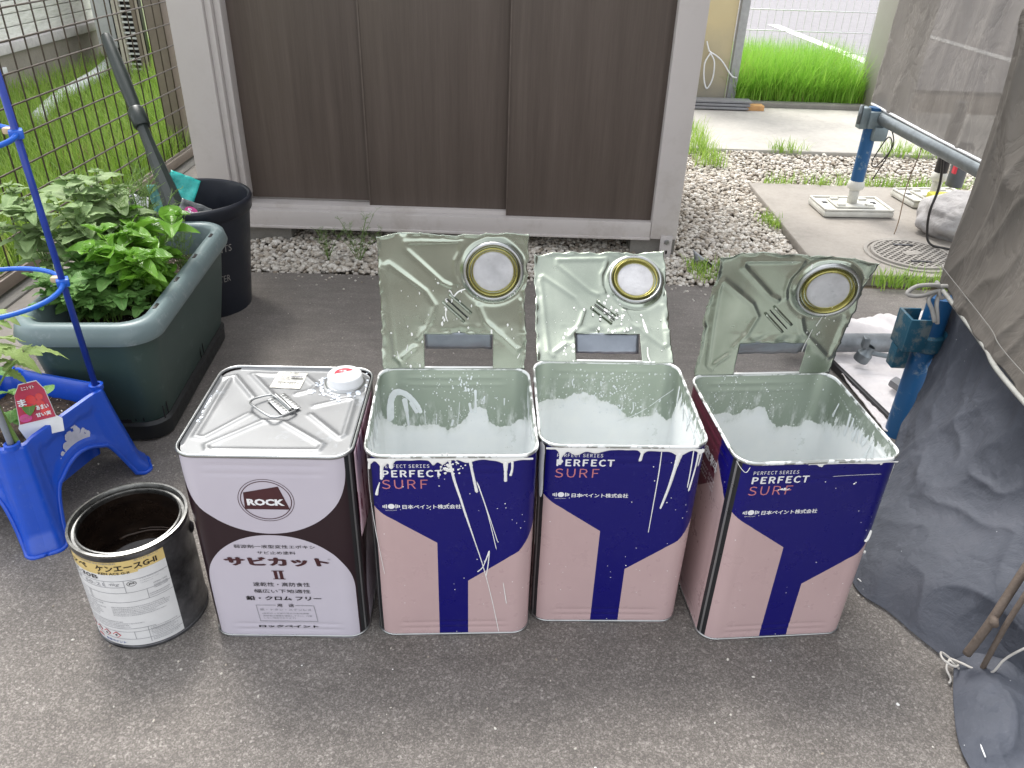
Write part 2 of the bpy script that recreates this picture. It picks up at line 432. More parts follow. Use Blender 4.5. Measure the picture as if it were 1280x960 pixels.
# ------------------------------------------------------------------ thick paint shapes on a surface map3(x, z, h)
def drip_add(mb, pts, wd, map3, th=.0012, n=10):
    P = spline([(x, z, 0) for x, z in pts], n); m = len(P)
    W = wd if hasattr(wd, '__len__') else [wd] * len(pts)
    L = [0]
    for i in range(1, m): L.append(L[-1] + (P[i] - P[i - 1]).length)
    tot = L[-1] or 1; V = []; F = []
    for i, p in enumerate(P):
        q = i / (m - 1) * (len(W) - 1); a = int(min(q, len(W) - 2)) if len(W) > 1 else 0
        wv = W[a] + (W[min(a + 1, len(W) - 1)] - W[a]) * (q - a)
        wv *= (1 + .16 * noise.noise(Vector((p.x * 260, p.y * 260, 3))))
        for d in (L[i], tot - L[i]):
            hw = wv / 2
            if d < hw: wv *= max(.12, math.sqrt(max(0, 1 - ((hw - d) / hw) ** 2)))
        t = (P[min(i + 1, m - 1)] - P[max(i - 1, 0)]).normalized(); nx, nz = -t.y, t.x
        for k in range(5):
            s = -1 + k * .5; h = th * min(1, wv / .004) * math.sqrt(max(0, 1 - s * s)) + .0001
            V.append(map3(p.x + nx * s * wv / 2, p.y + nz * s * wv / 2, h))
    for i in range(m - 1):
        for k in range(4): F.append((i * 5 + k, (i + 1) * 5 + k, (i + 1) * 5 + k + 1, i * 5 + k + 1))
    mb.add(V, F)
def blob_add(mb, x, z, r, map3, th=.0008, asp=1.0, n=9):
    V = [map3(x, z, th)]; ph = random.random() * 9
    for rr, hh in ((.6, .8), (1, .1)):
        for k in range(n):
            a = 2 * PI * k / n; q = r * rr * (1 + .35 * noise.noise(Vector((math.cos(a) * 1.3 + ph, math.sin(a) * 1.3, z * 90))))
            V.append(map3(x + q * math.cos(a), z + q * asp * math.sin(a), th * hh + .0001))
    F = [(0, 1 + k, 1 + (k + 1) % n) for k in range(n)] + [(1 + k, 1 + n + k, 1 + n + (k + 1) % n, 1 + (k + 1) % n) for k in range(n)]
    mb.add(V, F)
def band_add(mb, x0, x1, ztop, low, map3, th=.0011, n=110):
    V = []; F = []
    for i in range(n + 1):
        x = x0 + (x1 - x0) * i / n; zl = low(x)
        for k, (q, h) in enumerate(((0, .7), (.35, 1), (.75, .9), (.95, .5), (1, .05))):
            V.append(map3(x, ztop + (zl - ztop) * q, th * h + .0001))
    for i in range(n):
        for k in range(4): F.append((i * 5 + k, (i + 1) * 5 + k, (i + 1) * 5 + k + 1, i * 5 + k + 1))
    mb.add(V, F)

# ================================================================== THE SETTING
def sheet(name, x0, x1, y0, y1, z, mat):
    return tag(mk(name, [(x0, y0, z), (x1, y0, z), (x1, y1, z), (x0, y1, z)], [(0, 1, 2, 3)], mat, smooth=False), kind='structure')
sheet('ground', -200, 200, -200, 200, -.03, M_earth)
o = MB(); 
o.add([(-1.22, -6, 0), (6, -6, 0), (6, 2.275, 0), (1.0, 2.262, 0), (.6, 2.245, 0), (0, 2.232, 0), (-.5, 2.24, 0), (-.9, 2.23, 0), (-1.22, 2.235, 0)], [tuple(range(9))])
tag(o.build('asphalt_yard', M_asph), kind='structure')
sheet('gravel_bed', -1.45, 6, 2.2, 4.0, -.012, M_earth)
sheet('lawn_soil', -9, -1.45, -3, 14, -.008, concrete_mat('lawn_soil', (.10, .13, .035), 4))
sheet('yard_soil', -1.45, 1.3, 3.0, 9, -.010, M_earth)
tag(MB().box((-1.33, .6, -.012), (.24, 5.6, .06), .006).build('concrete_kerb', M_conc), kind='structure')
tag(MB().box((2.47, 2.80, -.0), (3.0, .97, .05), .006).build('concrete_slab', M_conc), kind='structure')
tag(MB().box((3.35, 4.36, -.005), (5.1, 1.0, .05), .008).build('concrete_path', M_conc2), kind='structure')
tag(MB().box((1.7, 4.91, .01), (.95, .07, .07), .008).build('verge_kerb', M_block), kind='structure')
sheet('parking_lot', .9, 40, 5.75, 60, -.004, M_park)
# painted bay line on the parking lot
M_line = plain('road_line_paint', (.78, .78, .76), .7, nscale=12)
tag(mk('parking_line', [(2.66, 9.4, .0005), (2.78, 9.4, .0005), (2.92, 6.2, .0005), (2.80, 6.2, .0005)], [(0, 1, 2, 3)], M_line, smooth=False), kind='structure')
tag(mk('parking_line', [(4.1, 9.0, .0005), (4.24, 9.0, .0005), (4.3, 6.0, .0005), (4.16, 6.0, .0005)], [(0, 1, 2, 3)], M_line, smooth=False), kind='structure')

# ------------------------------------------------------------------ gravel
def ico(sub):
    bm = bmesh.new(); bmesh.ops.create_icosphere(bm, subdivisions=sub, radius=1)
    bm.verts.index_update(); V = np.array([v.co[:] for v in bm.verts]); F = np.array([[v.index for v in f.verts] for f in bm.faces]); bm.free(); return V, F
def bulk(name, V, F, mat, smooth=False):
    """V (n,3), F (m,3|4) straight into a mesh"""
    me = bpy.data.meshes.new(name); k = F.shape[1]
    me.vertices.add(len(V)); me.vertices.foreach_set('co', V.astype(np.float32).ravel())
    me.loops.add(F.size); me.loops.foreach_set('vertex_index', F.astype(np.int32).ravel())
    me.polygons.add(len(F)); me.polygons.foreach_set('loop_start', np.arange(0, F.size, k, dtype=np.int32)); me.polygons.foreach_set('loop_total', np.full(len(F), k, np.int32))
    me.update(calc_edges=True); me.polygons.foreach_set('use_smooth', [smooth] * len(F)); me.materials.append(mat)
    return link(name, me)
def stones(pos, size, sub):
    B, Fb = ico(sub); n = len(pos)
    var = []
    for k in range(8):
        d = np.array([1 + .28 * noise.noise(Vector(v * 1.6) + Vector((k * 7, 0, 0))) for v in B]); var.append(B * d[:, None])
    var = np.array(var)[rng.integers(0, 8, n)]
    sc = size[:, None] * np.stack([rng.uniform(.75, 1.25, n), rng.uniform(.65, 1.0, n), rng.uniform(.5, .8, n)], 1)
    var = var * sc[:, None, :]
    a = rng.uniform(0, 2 * PI, n); b = rng.normal(0, .45, n); ca, sa, cb, sb = np.cos(a), np.sin(a), np.cos(b), np.sin(b)
    x, y, z = var[..., 0], var[..., 1], var[..., 2]
    y, z = y * cb[:, None] - z * sb[:, None], y * sb[:, None] + z * cb[:, None]
    x, y = x * ca[:, None] - y * sa[:, None], x * sa[:, None] + y * ca[:, None]
    V = np.stack([x, y, z], -1) + pos[:, None, :]
    F = (Fb[None] + (np.arange(n) * len(B))[:, None, None]).reshape(-1, 3)
    return V.reshape(-1, 3), F
def scatter(x0, x1, y0, y1, sp):
    nx, ny = int((x1 - x0) / sp), int((y1 - y0) / sp)
    g = np.stack(np.meshgrid(np.arange(nx), np.arange(ny)), -1).reshape(-1, 2) + rng.uniform(0, 1, (nx * ny, 2)) * .95
    return np.stack([x0 + g[:, 0] * sp, y0 + g[:, 1] * sp], 1)
P1 = scatter(-1.2, 1.02, 2.236, 2.80, .0110); P2 = scatter(.42, 1.0, 2.80, 3.86, .0122); P3 = scatter(.98, 2.9, 3.27, 3.86, .0155)
P1 = P1[~((P1[:, 1] < 2.25) & (rng.uniform(0, 1, len(P1)) < .4))]
P1 = P1[~((P1[:, 0] > .96) & (P1[:, 1] > 2.30))]
P1 = P1[~((P1[:, 0] < .4) & (P1[:, 1] > 2.68))]
def lay(P, s0, s1, sub):
    n = len(P); s = rng.uniform(s0, s1, n) * np.where(rng.uniform(0, 1, n) < .12, 1.35, 1); z = rng.uniform(-.004, .008, n) + .012 * np.array([noise.noise(Vector((p[0] * 5, p[1] * 5, 0))) for p in P])
    return stones(np.stack([P[:, 0], P[:, 1], z], 1), s, sub)
Va, Fa = lay(P1, .0055, .0098, 2); Vb, Fb = lay(np.concatenate([P2, P3]), .0065, .0112, 1)
tag(bulk('gravel', np.concatenate([Va, Vb]), np.concatenate([Fa, Fb + len(Va)]), M_stone, True), 'pale beige crushed stone gravel around the storage shed and along the concrete path', 'gravel', kind='stuff')

PG = np.concatenate([np.stack([rng.uniform(-1.1, .62, 420), rng.uniform(.45, 2.2, 420)], 1), np.stack([rng.uniform(-1.1, 1.0, 160), 2.236 - np.abs(rng.normal(0, .05, 160))], 1)])
Vg, Fg = stones(np.concatenate([PG, np.full((len(PG), 1), .0008)], 1), rng.uniform(.0008, .0026, len(PG)) * np.where(PG[:, 1] > 2.1, 1.9, 1), 1)
tag(bulk('loose_grit', Vg, Fg, M_stone, True), 'small loose stone chips scattered over the asphalt', 'grit', kind='stuff')
pm = MB(); rp_ = random.Random(17)
for _ in range(20):
    blob_add(pm, rp_.uniform(-.45, .62), rp_.choice((rp_.uniform(.55, .84), rp_.uniform(1.15, 1.9))), rp_.uniform(.0008, .0030), lambda x, z, h: (x, z, h + .0004), .0004, rp_.uniform(.7, 1.4))
tag(pm.build('paint_spots', M_paint, None, True), 'small dried white paint drops on the asphalt around the cans', 'paint drops', kind='stuff')
# ------------------------------------------------------------------ grass
def blades(P, h0, h1, wd, lean=.5, z0=0.0, segs=3):
    n = len(P); h = rng.uniform(h0, h1, n); a = rng.uniform(0, 2 * PI, n); ln = rng.uniform(.1, 1, n) * lean * h
    w_ = wd * rng.uniform(.6, 1.3, n); ax, ay = np.cos(a), np.sin(a); tx, ty = -ay, ax
    rows = []
    for k in range(segs + 1):
        t = k / segs; ww = w_ * (1 - t ** 1.6) + .0002; cx = P[:, 0] + ax * ln * t * t; cy = P[:, 1] + ay * ln * t * t; cz = z0 + h * (t - .25 * t * t * (ln / np.maximum(h, 1e-4)))
        for s in (-1, 1): rows.append(np.stack([cx + tx * ww * s * .5, cy + ty * ww * s * .5, cz], 1))
    V = np.stack(rows, 1); m = 2 * (segs + 1)
    f = np.array([[2 * k, 2 * k + 1, 2 * k + 3, 2 * k + 2] for k in range(segs)])
    F = (f[None] + (np.arange(n) * m)[:, None, None]).reshape(-1, 4)
    return V.reshape(-1, 3), F
def tufts(x0, x1, y0, y1, n, tuft=5, spread=.02):
    c = np.stack([rng.uniform(x0, x1, n), rng.uniform(y0, y1, n)], 1)
    return (c[:, None, :] + rng.normal(0, spread, (n, tuft, 2))).reshape(-1, 2)
GP = np.concatenate([tufts(-3.0, -1.47, 1.9, 4.2, 5200, 5, .02), tufts(-2.85, -1.1, 4.2, 7.5, 4200, 5, .025)])
GP = GP[~((GP[:, 0] > -1.44) & (GP[:, 1] < 3.5))]
k_ = np.array([noise.noise(Vector((p[0] * 2.2, p[1] * 2.2, 1))) for p in GP]); GP = GP[k_ > rng.uniform(-.75, -.12, len(k_))]
V, F = blades(GP, .06, .17, .0042, .8)
tag(bulk('lawn', V, F, M_grass, True), 'bright yellow green long grass growing behind the wire mesh fence', 'grass', kind='stuff')
GP = tufts(1.30, 2.06, 5.0, 5.65, 2300, 5, .02); V, F = blades(GP, .20, .38, .0038, .8)
GQ = tufts(1.28, 2.06, 4.96, 5.04, 420, 5, .015); V2, F2 = blades(GQ, .08, .22, .004, 1.1, .04)
tag(bulk('grass_clump', np.concatenate([V, V2]), np.concatenate([F, F2 + len(V)]), M_grass2, True), 'tall dense bright green grass clump growing behind the kerb beside the parking lot', 'grass', kind='stuff')
def weed_patch(name, spec, label):
    Vs = []; Fs = []; off = 0
    for (x0, x1, y0, y1, n, h0, h1) in spec:
        V, F = blades(tufts(x0, x1, y0, y1, n, 4, .012), h0, h1, .0032, 1.0, 0.01); Vs.append(V); Fs.append(F + off); off += len(V)
    return tag(bulk(name, np.concatenate(Vs), np.concatenate(Fs), M_grass, True), label, 'weeds', kind='stuff')
weed_patch('weeds', [(1.12, 1.62, 2.24, 2.31, 170, .02, .07), (1.05, 2.3, 3.28, 3.36, 190, .02, .08)], 'low green weeds along both edges of the grey concrete slab')
weed_patch('weeds', [(.80, .93, 3.55, 4.25, 150, .04, .12)], 'grass weeds growing beside the right wall of the shed near the pale panel')
weed_patch('weeds', [(.56, .74, 2.26, 2.40, 90, .01, .045)], 'small weeds in the gravel under the torn metal scrap')
weed_patch('weeds', [(1.22, 1.4, 3.84, 3.9, 30, .03, .09), (1.75, 2.05, 3.83, 3.92, 60, .03, .10), (.93, .96, 2.75, 2.9, 30, .02, .05)], 'sparse grass tufts in the gravel joint at the front of the pale concrete path')
# feathery weed in front of the shed sill
def fern(name, base, n, hgt, spread, mat, label=None, cat=None, parent=None, thin=.0006, twigs=16):
    mb = MB()
    for i in range(n):
        a = random.uniform(0, 2 * PI); l = hgt * random.uniform(.6, 1); dx, dy = math.cos(a) * spread * random.random(), math.sin(a) * spread * random.random()
        pts = spline([base, (base[0] + dx * .4, base[1] + dy * .4, base[2] + l * .55), (base[0] + dx, base[1] + dy, base[2] + l)], 4)
        mb.tube(pts, [thin * 1.6] * 4 + [thin] * (len(pts) - 4), 4)
        for k in range(twigs):
            p = pts[int(len(pts) * (.25 + .72 * random.random())) % len(pts)]; b = random.uniform(0, 2 * PI); tl = l * random.uniform(.1, .24)
            q = p + Vector((math.cos(b) * tl * .8, math.sin(b) * tl * .8, tl * random.uniform(.2, .9)))
            mb.tube([p, (p + q) / 2 + Vector((0, 0, tl * .1)), q], [thin * .7, thin * .6, thin * .4], 3, cap=False)
            for _ in range(3):
                c = p.lerp(q, random.uniform(.3, .95)); b2 = random.uniform(0, 2 * PI); mb.tube([c, c + Vector((math.cos(b2), math.sin(b2), .7)) * tl * .28], thin * .45, 3, cap=False)
    o = mb.build(name, mat, parent, True)
    return tag(o, label, cat) if label else o
fern('feathery_weed', (-.50, 2.33, 0), 9, .16, .09, M_stem, 'larger feathery green weed in the gravel beside the first opened can lid', 'plant')
fern('feathery_weed', (-.60, 2.34, 0), 6, .12, .10, M_stem, 'smaller feathery green weed in the gravel under the shed sill, nearer the black bucket', 'plant')

# ================================================================== STORAGE SHED
M_frame = (lambda a: (a.set('Base Color', a.mix((a.mapr(a.noise(7, 6, .75), .5, .72, 0, .5) * a.mapr(a.xyz()[2], .5, .05, .25, 1.0)).mx(a.mapr(a.noise(90, 3), .70, .76, 0, .35)), (.53, .495, .475), (.30, .26, .215))), a.bump(a.noise(3, 2), .002, .3), a.m)[2])(Mat('shed_frame_paint', rough=.42))
def door_mat():
    a = Mat('dark_wood_print', rough=.45)
    v = a.scaled((1, 1, .035)); n1 = a.noise(60, 5, .7, v); n2 = a.noise(14, 3, .5, v); n3 = a.noise(330, 3, .7, v)
    a.set('Base Color', a.ramp(n1 * .42 + n2 * .38 + n3 * .2, [(.30, (.066, .050, .041)), (.5, (.096, .074, .061)), (.72, (.130, .102, .086))]))
    a.bump(n3, .0004, .4); return a.m
M_door = door_mat()
shed = empty('storage_shed', (0, 2.47, 0), 0, 'large storage shed with dark brown wood look sliding doors and pale grey frame', 'shed')
def sb(name, x0, x1, y0, y1, z0, z1, mat, bev=.003, parent=shed):
    o = MB().box(((x0 + x1) / 2, (y0 + y1) / 2, (z0 + z1) / 2), (x1 - x0, y1 - y0, z1 - z0), bev).build(name, mat, parent); return sm(o, 30)
sb('corner_post', -1.03, -.925, 0, .09, .06, 2.1, M_frame, .006); sb('door_jamb', -.9249, -.905, .012, .08, .15, 2.0, M_frame); sb('door_jamb', -.9047, -.884, .03, .09, .15, 2.0, M_frame)
sb('corner_post', .439, .527, 0, .09, .0603, 2.1, M_frame, .006)
sb('sill_beam', -.925, .439, .002, .03, .06, .116, M_frame, .003); sb('sill_lip', -.925, .439, -.004, .002, .058, .066, M_frame, .001)
sb('sill_rail', -.90, .439, .031, .12, .062, .128, M_frame, .002); sb('sill_track', -.90, .439, .088, .094, .128, .15, M_frame, .001)
sb('sliding_door', -.886, -.478, .078, .088, .135, 2.0, M_door, .002)
sb('sliding_door', -.488, -.03, .052, .064, .105, 2.0, M_door, .002); sb('sliding_door', -.036, .439, .028, .042, .0985, 2.0, M_door, .002)
sb('door_edge', -.4895, -.4881, .050, .066, .106, 2.0, plain('door_edge', (.12, .095, .08), .4)); sb('door_edge', -.0375, -.0361, .026, .044, .099, 2.0, plain('door_edge', (.12, .095, .08), .4))
sb('side_wall', -1.03, -1.015, .0901, 1.0, .06, 2.1, M_frame); sb('side_wall', .512, .527, .0901, 1.0, .06, 2.1, M_frame); sb('back_wall', -1.014, .511, .985, 1.0, .06, 2.1, M_frame)
sb('shed_floor', -1.014, .511, .13, .984, .07, .12, M_frame); sb('roof', -1.06, .56, -.04, 1.03, 2.1, 2.16, M_frame, .01)
sb('lintel', -.925, .439, 0, .09, 2.0, 2.1, M_frame)
br = sb('anchor_bracket', .474, .513, -.008, -.0005, .0, .075, plain('bracket_paint', (.47, .44, .43), .4), .001)
MB().lathe([(0, .006), (.007, .006), (.008, .003), (.009, 0)], 10, M=Matrix.Translation((.495, -.008, .055)) @ Matrix.Rotation(PI / 2, 4, 'X')).build('bolt', M_tin, br)
MB().box((.497, -.0085, .02), (.006, .002, .012)).build('bracket_slot', M_blacktx, br)
for x in (.455, -.83, -.2):
    for j, y in enumerate((2.53,)):
        tag(MB().box((x, y + .06, .028), (.15, .19, .062), .004).build('concrete_block', M_block), {.455: 'grey concrete block under the right corner of the shed beside the bracket', -.83: 'grey concrete block under the left end of the shed beside the black bucket', -.2: 'grey concrete block under the middle of the shed behind the opened lids'}[x], 'concrete block', 'concrete blocks under the shed')

# ================================================================== MESH FENCE
M_wire = plain('fence_wire', (.085, .066, .05), .5, .2, var=.2, nscale=90); M_post = plain('fence_post_paint', (.22, .18, .145), .5, var=.08)
fence = empty('mesh_fence', (-1.42, 1.2, 0), 0, 'brown wire mesh fence standing along the lawn on the left', 'fence')
hw = MB().tube([(0, 0, 0), (0, 2.29, 0)], .0027, 6).build('wire', M_wire, fence, True, loc=(.004, 0, .074))
for k in range(1, 15):
    c = hw.copy(); COL.objects.link(c); c.parent = fence; c.location = (.004, 0, .074 + .0798 * k)
vw = MB().tube([(0, 0, .06), (0, 0, 1.26)], .0024, 6).build('wire', M_wire, fence, True, loc=(-.002, .02, 0))
for k in range(1, 31):
    c = vw.copy(); COL.objects.link(c); c.parent = fence; c.location = (-.002, .02 + .0735 * k, 0)
sm(MB().box((.0, 1.14, .052), (.03, 2.3, .034), .003).build('bottom_rail', M_post, fence))
for y in (2.38, .3):
    sm(MB().box((-.125, y + .02, .75), (.075, .075, 1.5), .004).build('post', M_post, fence))
sm(MB().box((0, 2.32, .64), (.03, .03, 1.3), .004).build('post', M_wire, fence))
# return panel behind the shed corner
for k in range(15): MB().tube([(.01, 2.325, .074 + .0798 * k), (.38, 2.36, .074 + .0798 * k)], .0028, 5).build('wire', M_wire, fence, True)
for k in range(7): MB().tube([(.03 + .05 * k, 2.33 + .004 * k, .05), (.03 + .05 * k, 2.33 + .004 * k, 1.26)], .0028, 5).build('wire', M_wire, fence, True)
MB().box((.0, .6, .0), (.1, 4.5, .05), .004).build('footing', M_block, fence)

# ================================================================== NEIGHBOUR HOUSE (through the fence)
def siding_mat():
    a = Mat('split_stone_siding', rough=.8)
    v = a.scaled((1, .35, 2.2)); n = a.noise(30, 5, .7, v)
    a.set('Base Color', a.ramp(n, [(.3, (.66, .66, .61)), (.6, (.86, .86, .81))])); a.bump(n, .012, .8); return a.m
M_siding = siding_mat(); M_found = concrete_mat('foundation_render', (.30, .27, .235), 2); M_sill = plain('sill_flashing', (.55, .52, .52), .5)
house = empty('neighbour_house', (-2.9, 4.2, 0), 0, 'neighbouring house with cream split stone siding above a grey rendered foundation', 'house')
pl0 = MB().box((0, 0, 0), (.03, 3.5, .062), .004).build('siding_plank', M_siding, house, loc=(-.03, 0, .30))
for k in range(1, 34):
    c = pl0.copy(); COL.objects.link(c); c.parent = house; c.location = (-.03 + random.uniform(-.002, .002), 0, .30 + .066 * k)
sm(MB().box((-.02, -.02, .237), (.075, 3.46, .052), .004).build('sill_strip', M_sill, house)); MB().box((-.06, -.02, .08), (.10, 3.44, .30)).build('foundation', M_found, house)
MB().box((-2.1, 0, 1.4), (4.1, 3.5, 2.8)).build('wall', M_siding, house); MB().box((-2.1, 0, 2.95), (4.8, 4.2, .3), .05).build('roof', M_block, house)
sm(MB().box((-.01, 1.30, .33), (.02, .05, .04), .003).build('vent_cap', M_white, house, loc=(.01, -.9, -.2)))
tag(MB().tube(spline([(-2.83, 5.72, 1.5), (-2.83, 5.72, .5), (-2.81, 5.70, .14), (-2.7, 5.60, .05)], 5), .032, 10).build('downpipe', plain('beige_pipe', (.52, .47, .38), .5), None, True), 'beige downpipe running down the far corner of the neighbouring house', 'pipe')
tag(MB().tube(spline([(-2.74, 5.55, .05), (-2.60, 5.0, .045), (-2.5, 4.4, .045), (-2.36, 3.9, .04)], 6), .036, 10).build('drain_pipe', plain('white_hose', (.66, .68, .70), .4), None, True), 'whitish drain pipe lying in the long grass by the foundation', 'pipe')
ac = empty('outdoor_unit', (-2.66, 5.5, 0), 0, 'white outdoor air conditioner with dark side fins beside the downpipe', 'air conditioner')
sm(MB().box((-.02, 0.1, .47), (.16, .3, .66), .02).build('casing', M_white, ac)); sm(MB().box((.10, .02, .40), (.07, .3, .72), .004).build('side_fins', M_blacktx, ac))
for x in (-.06, .06): MB().box((x, 0.1, .07), (.03, .3, .14), .004).build('foot', M_block, ac)
lt = empty('slatted_panel', (-2.42, 5.2, 0), 0, 'cream upright panel with white ladder-like slats behind the fence', 'lattice')
MB().box((-.055, 0, .45), (.04, .04, .95), .004).build('upright', plain('cream_upright', (.52, .48, .42), .5), lt)
for k in range(30): MB().box((.003, 0, .06 + .030 * k), (.075, .012, .011), .001).build('slat', M_white, lt)
MB().box((.055, .0, .45), (.03, .04, .95), .003).build('upright', M_post, lt); MB().box((0, .05, .45), (.13, .01, .95)).build('backing', M_blacktx, lt)

# ================================================================== BACKGROUND RIGHT
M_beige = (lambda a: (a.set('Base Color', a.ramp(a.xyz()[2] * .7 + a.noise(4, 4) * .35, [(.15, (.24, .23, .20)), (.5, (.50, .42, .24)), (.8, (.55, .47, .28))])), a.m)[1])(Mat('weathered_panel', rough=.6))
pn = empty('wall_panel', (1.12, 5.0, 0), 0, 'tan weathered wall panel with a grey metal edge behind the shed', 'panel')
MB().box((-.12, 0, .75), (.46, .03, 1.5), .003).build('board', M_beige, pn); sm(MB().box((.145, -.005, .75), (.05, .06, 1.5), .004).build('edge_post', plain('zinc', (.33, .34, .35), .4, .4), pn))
tag(MB().tube(spline([(1.07, 4.96, .36), (1.09, 4.955, .31), (1.10, 4.955, .30), (1.075, 4.955, .24), (1.085, 4.955, .15), (1.11, 4.955, .10), (1.135, 4.955, .16), (1.13, 4.955, .25), (1.10, 4.955, .30), (1.17, 4.955, .26), (1.24, 4.95, .18), (1.27, 4.93, .17)], 6), .0045, 6).build('rope_loop', M_white, None, True), 'white cord loop hanging on the tan wall panel', 'rope')
gp = empty('gate_post', (2.09, 4.84, 0), 0, 'tall grey-beige wall end beside the grass clump and scaffold', 'post')
sm(MB().box((.06, .1, .9), (.17, .3, 1.8), .006).build('pillar', plain('pillar_paint', (.27, .26, .225), .6, var=.06, nscale=4), gp)); MB().box((.17, .1, .9), (.04, .28, 1.8)).build('pillar_edge', plain('pillar_edge', (.42, .40, .36), .6), gp)
wf = empty('white_mesh_fence', (1.3, 5.68, 0), 0, 'fine white wire mesh fence between the grass clump and the parking lot', 'fence')
for k in range(9): MB().tube([(0, 0, .10 + .125 * k), (1.25, 0, .10 + .125 * k)], .0035, 5).build('wire', M_white, wf, True)
for k in range(26): MB().tube([(.05 * k, .004, .05), (.05 * k, .004, 1.12)], .0014, 4).build('wire', M_white, wf, True)
M_gboard = plain('grey_board', (.20, .20, .21), .5)
for k, z in enumerate((.032, .048, .064)):
    tag(sm(MB().box((1.04 + .01 * k, 4.78 + .012 * k, z), (.56, .09, .012), .002).build('grey_board', M_gboard)), ['lowest of three grey boards stacked on the path by the tan panel', 'middle of three grey boards stacked on the path by the tan panel', 'topmost of three grey boards stacked on the path by the tan panel'][k], 'board', 'grey boards stacked on the path')
tag(sm(MB().box((1.365, 4.79, .034), (.10, .07, .028), .002).build('wood_offcut', plain('orange_wood', (.48, .26, .10), .6))), 'short orange wood offcut at the end of the grey boards', 'wood')

# manhole cover
mh = empty('manhole_cover', (1.325, 2.495, .025), 0, 'round pale manhole cover with crossed ribs set in the concrete slab', 'manhole cover')
M_mh = concrete_mat('manhole_metal', (.27, .25, .225), 4); M_mh2 = concrete_mat('manhole_recess', (.16, .147, .13), 4)
MB().lathe([(0, .003), (.146, .003), (.148, .001), (.148, -.01)], 48).build('plate', M_mh2, mh, True)
sm(MB().lathe([(.136, .003), (.137, .009), (.148, .009), (.150, .001)], 48).build('outer_ring', M_mh, mh)); sm(MB().lathe([(.158, .0), (.159, .005), (.172, .005), (.174, 0)], 48).build('frame_ring', M_mh, mh))
rb = MB()
for s in (-1, 1):
    for k in range(-6, 7):
        d = k * .021; l = math.sqrt(max(.0001, .136 ** 2 - d * d)); R_ = Euler((0, 0, s * PI / 4)); c = R_.to_matrix() @ Vector((0, d, 0))
        rb.box((c.x, c.y, .0052), (2 * l, .0065, .005 + .0004 * s), .0, R_)
rb.build('ribs', M_mh, mh)
for y in (-.085, .085): MB().box((0, y, .0085), (.075, .012, .004), .001).build('lift_slot', M_blacktx, mh)
mh.scale = (.88, .88, 1)
# square panel in the middle
sm(MB().box((0, 0, .0085), (.07, .035, .003), .001, Euler((0, 0, .3))).build('centre_plate', M_mh, mh))

# ================================================================== SCAFFOLD
M_bpipe = (lambda a: (a.set('Base Color', a.mix(a.mapr(a.noise(28, 5, .7), .58, .7), (.010, .085, .22), (.20, .26, .30))), a.m)[1])(Mat('worn_blue_paint', rough=.38, coat=.1))
M_galv = plain('galvanised_steel', (.16, .18, .19), .42, .7, var=.2, nscale=25); M_dkpipe = plain('tarnished_clamp', (.22, .27, .29), .45, .6, nscale=30)
M_pad = plain('pad_plastic', (.55, .54, .49), .55, var=.15, nscale=18)
def jack(loc, rz, label, blue=True):
    t = empty('scaffold_jack', loc, rz, label, 'scaffold leg')
    pd = MB(); pd.box((0, 0, .014), (.27, .17, .024), .010); o = pd.build('base_pad', M_pad, t); sm(o, 40)
    lp = MB(); 
    for s in (-1, 1): lp.box((0, s * .08, .030), (.255, .010, .007), .003); lp.box((s * .128, 0, .0302), (.010, .165, .007), .003)
    sm(lp.build('pad_lip', M_pad, o)); 
    st = MB(); st.box((0, 0, .031), (.15, .10, .006), .002)
    for sx in (-1, 1):
        for sy in (-1, 1): st.box((sx * .055, sy * .035, .036), (.03, .018, .010), .002)
    sm(st.build('foot_plate', M_pad, t))
    for sx in (-1, 1):
        MB().box((sx * .095, .02, .0275), (.018, .018, .002)).build('pad_hole', M_blacktx, t)
        MB().box((sx * .04, .062, .0285), (.05, .008, .003)).build('pad_slot', M_blacktx, t)
    MB().tube([(0, 0, .03), (0, 0, .10)], .019, 14).build('screw_shaft', M_pad, t, True)
    MB().lathe([(.019, .085), (.029, .09), (.031, .10), (.029, .112), (.024, .12)], 16).build('collar', M_pad, t, True)
    sm(MB().tube([(0, 0, .11), (0, 0, .385)], .0243, 20).build('tube', M_bpipe if blue else M_blacktx, t)); return t
j1 = jack((1.275, 2.945, .025), .05, 'blue scaffold leg on a pale base pad standing on the concrete slab')
cl = MB(); cl.box((0, -.0, .345), (.062, .075, .06), .008); cl.box((-.042, -.01, .35), (.03, .04, .075), .006); cl.box((.02, -.035, .30), (.05, .03, .05), .006)
sm(cl.build('clamp', M_dkpipe, j1)); MB().tube([(-.06, -.02, .33), (-.06, -.02, .395)], .007, 8).build('clamp_bolt', M_galv, j1, True)
jack((1.66, 3.10, .025), .15, 'second scaffold leg with its base pad beside the white sack, partly behind the sheet', False)
tag(sm(MB().tube([(1.295, 2.99, .378), (1.325, 2.3, .378), (1.34, 1.6, .378)], .0243, 20).build('scaffold_pipe', M_galv)), 'galvanised horizontal scaffold pipe clamped to the far blue leg', 'pipe')
it = empty('red_bottle', (1.66, 3.02, .03), 0, 'dark can with red mark and yellow base at the sheet edge above the sack', 'can')
sm(MB().lathe([(0, .0), (.028, 0), (.03, .004), (.03, .15), (.02, .165), (0, .166)], 20).build('body', plain('slate_plastic', (.08, .09, .10), .4), it, loc=(-.01, -.06, .10)))
MB().box((-.035, -.078, .17), (.01, .02, .035), .003).build('red_label', M_redtx, it); sm(MB().box((-.04, -.07, .05), (.11, .06, .05), .012).build('yellow_base', plain('yellow_rubber', (.42, .40, .03), .5), it))

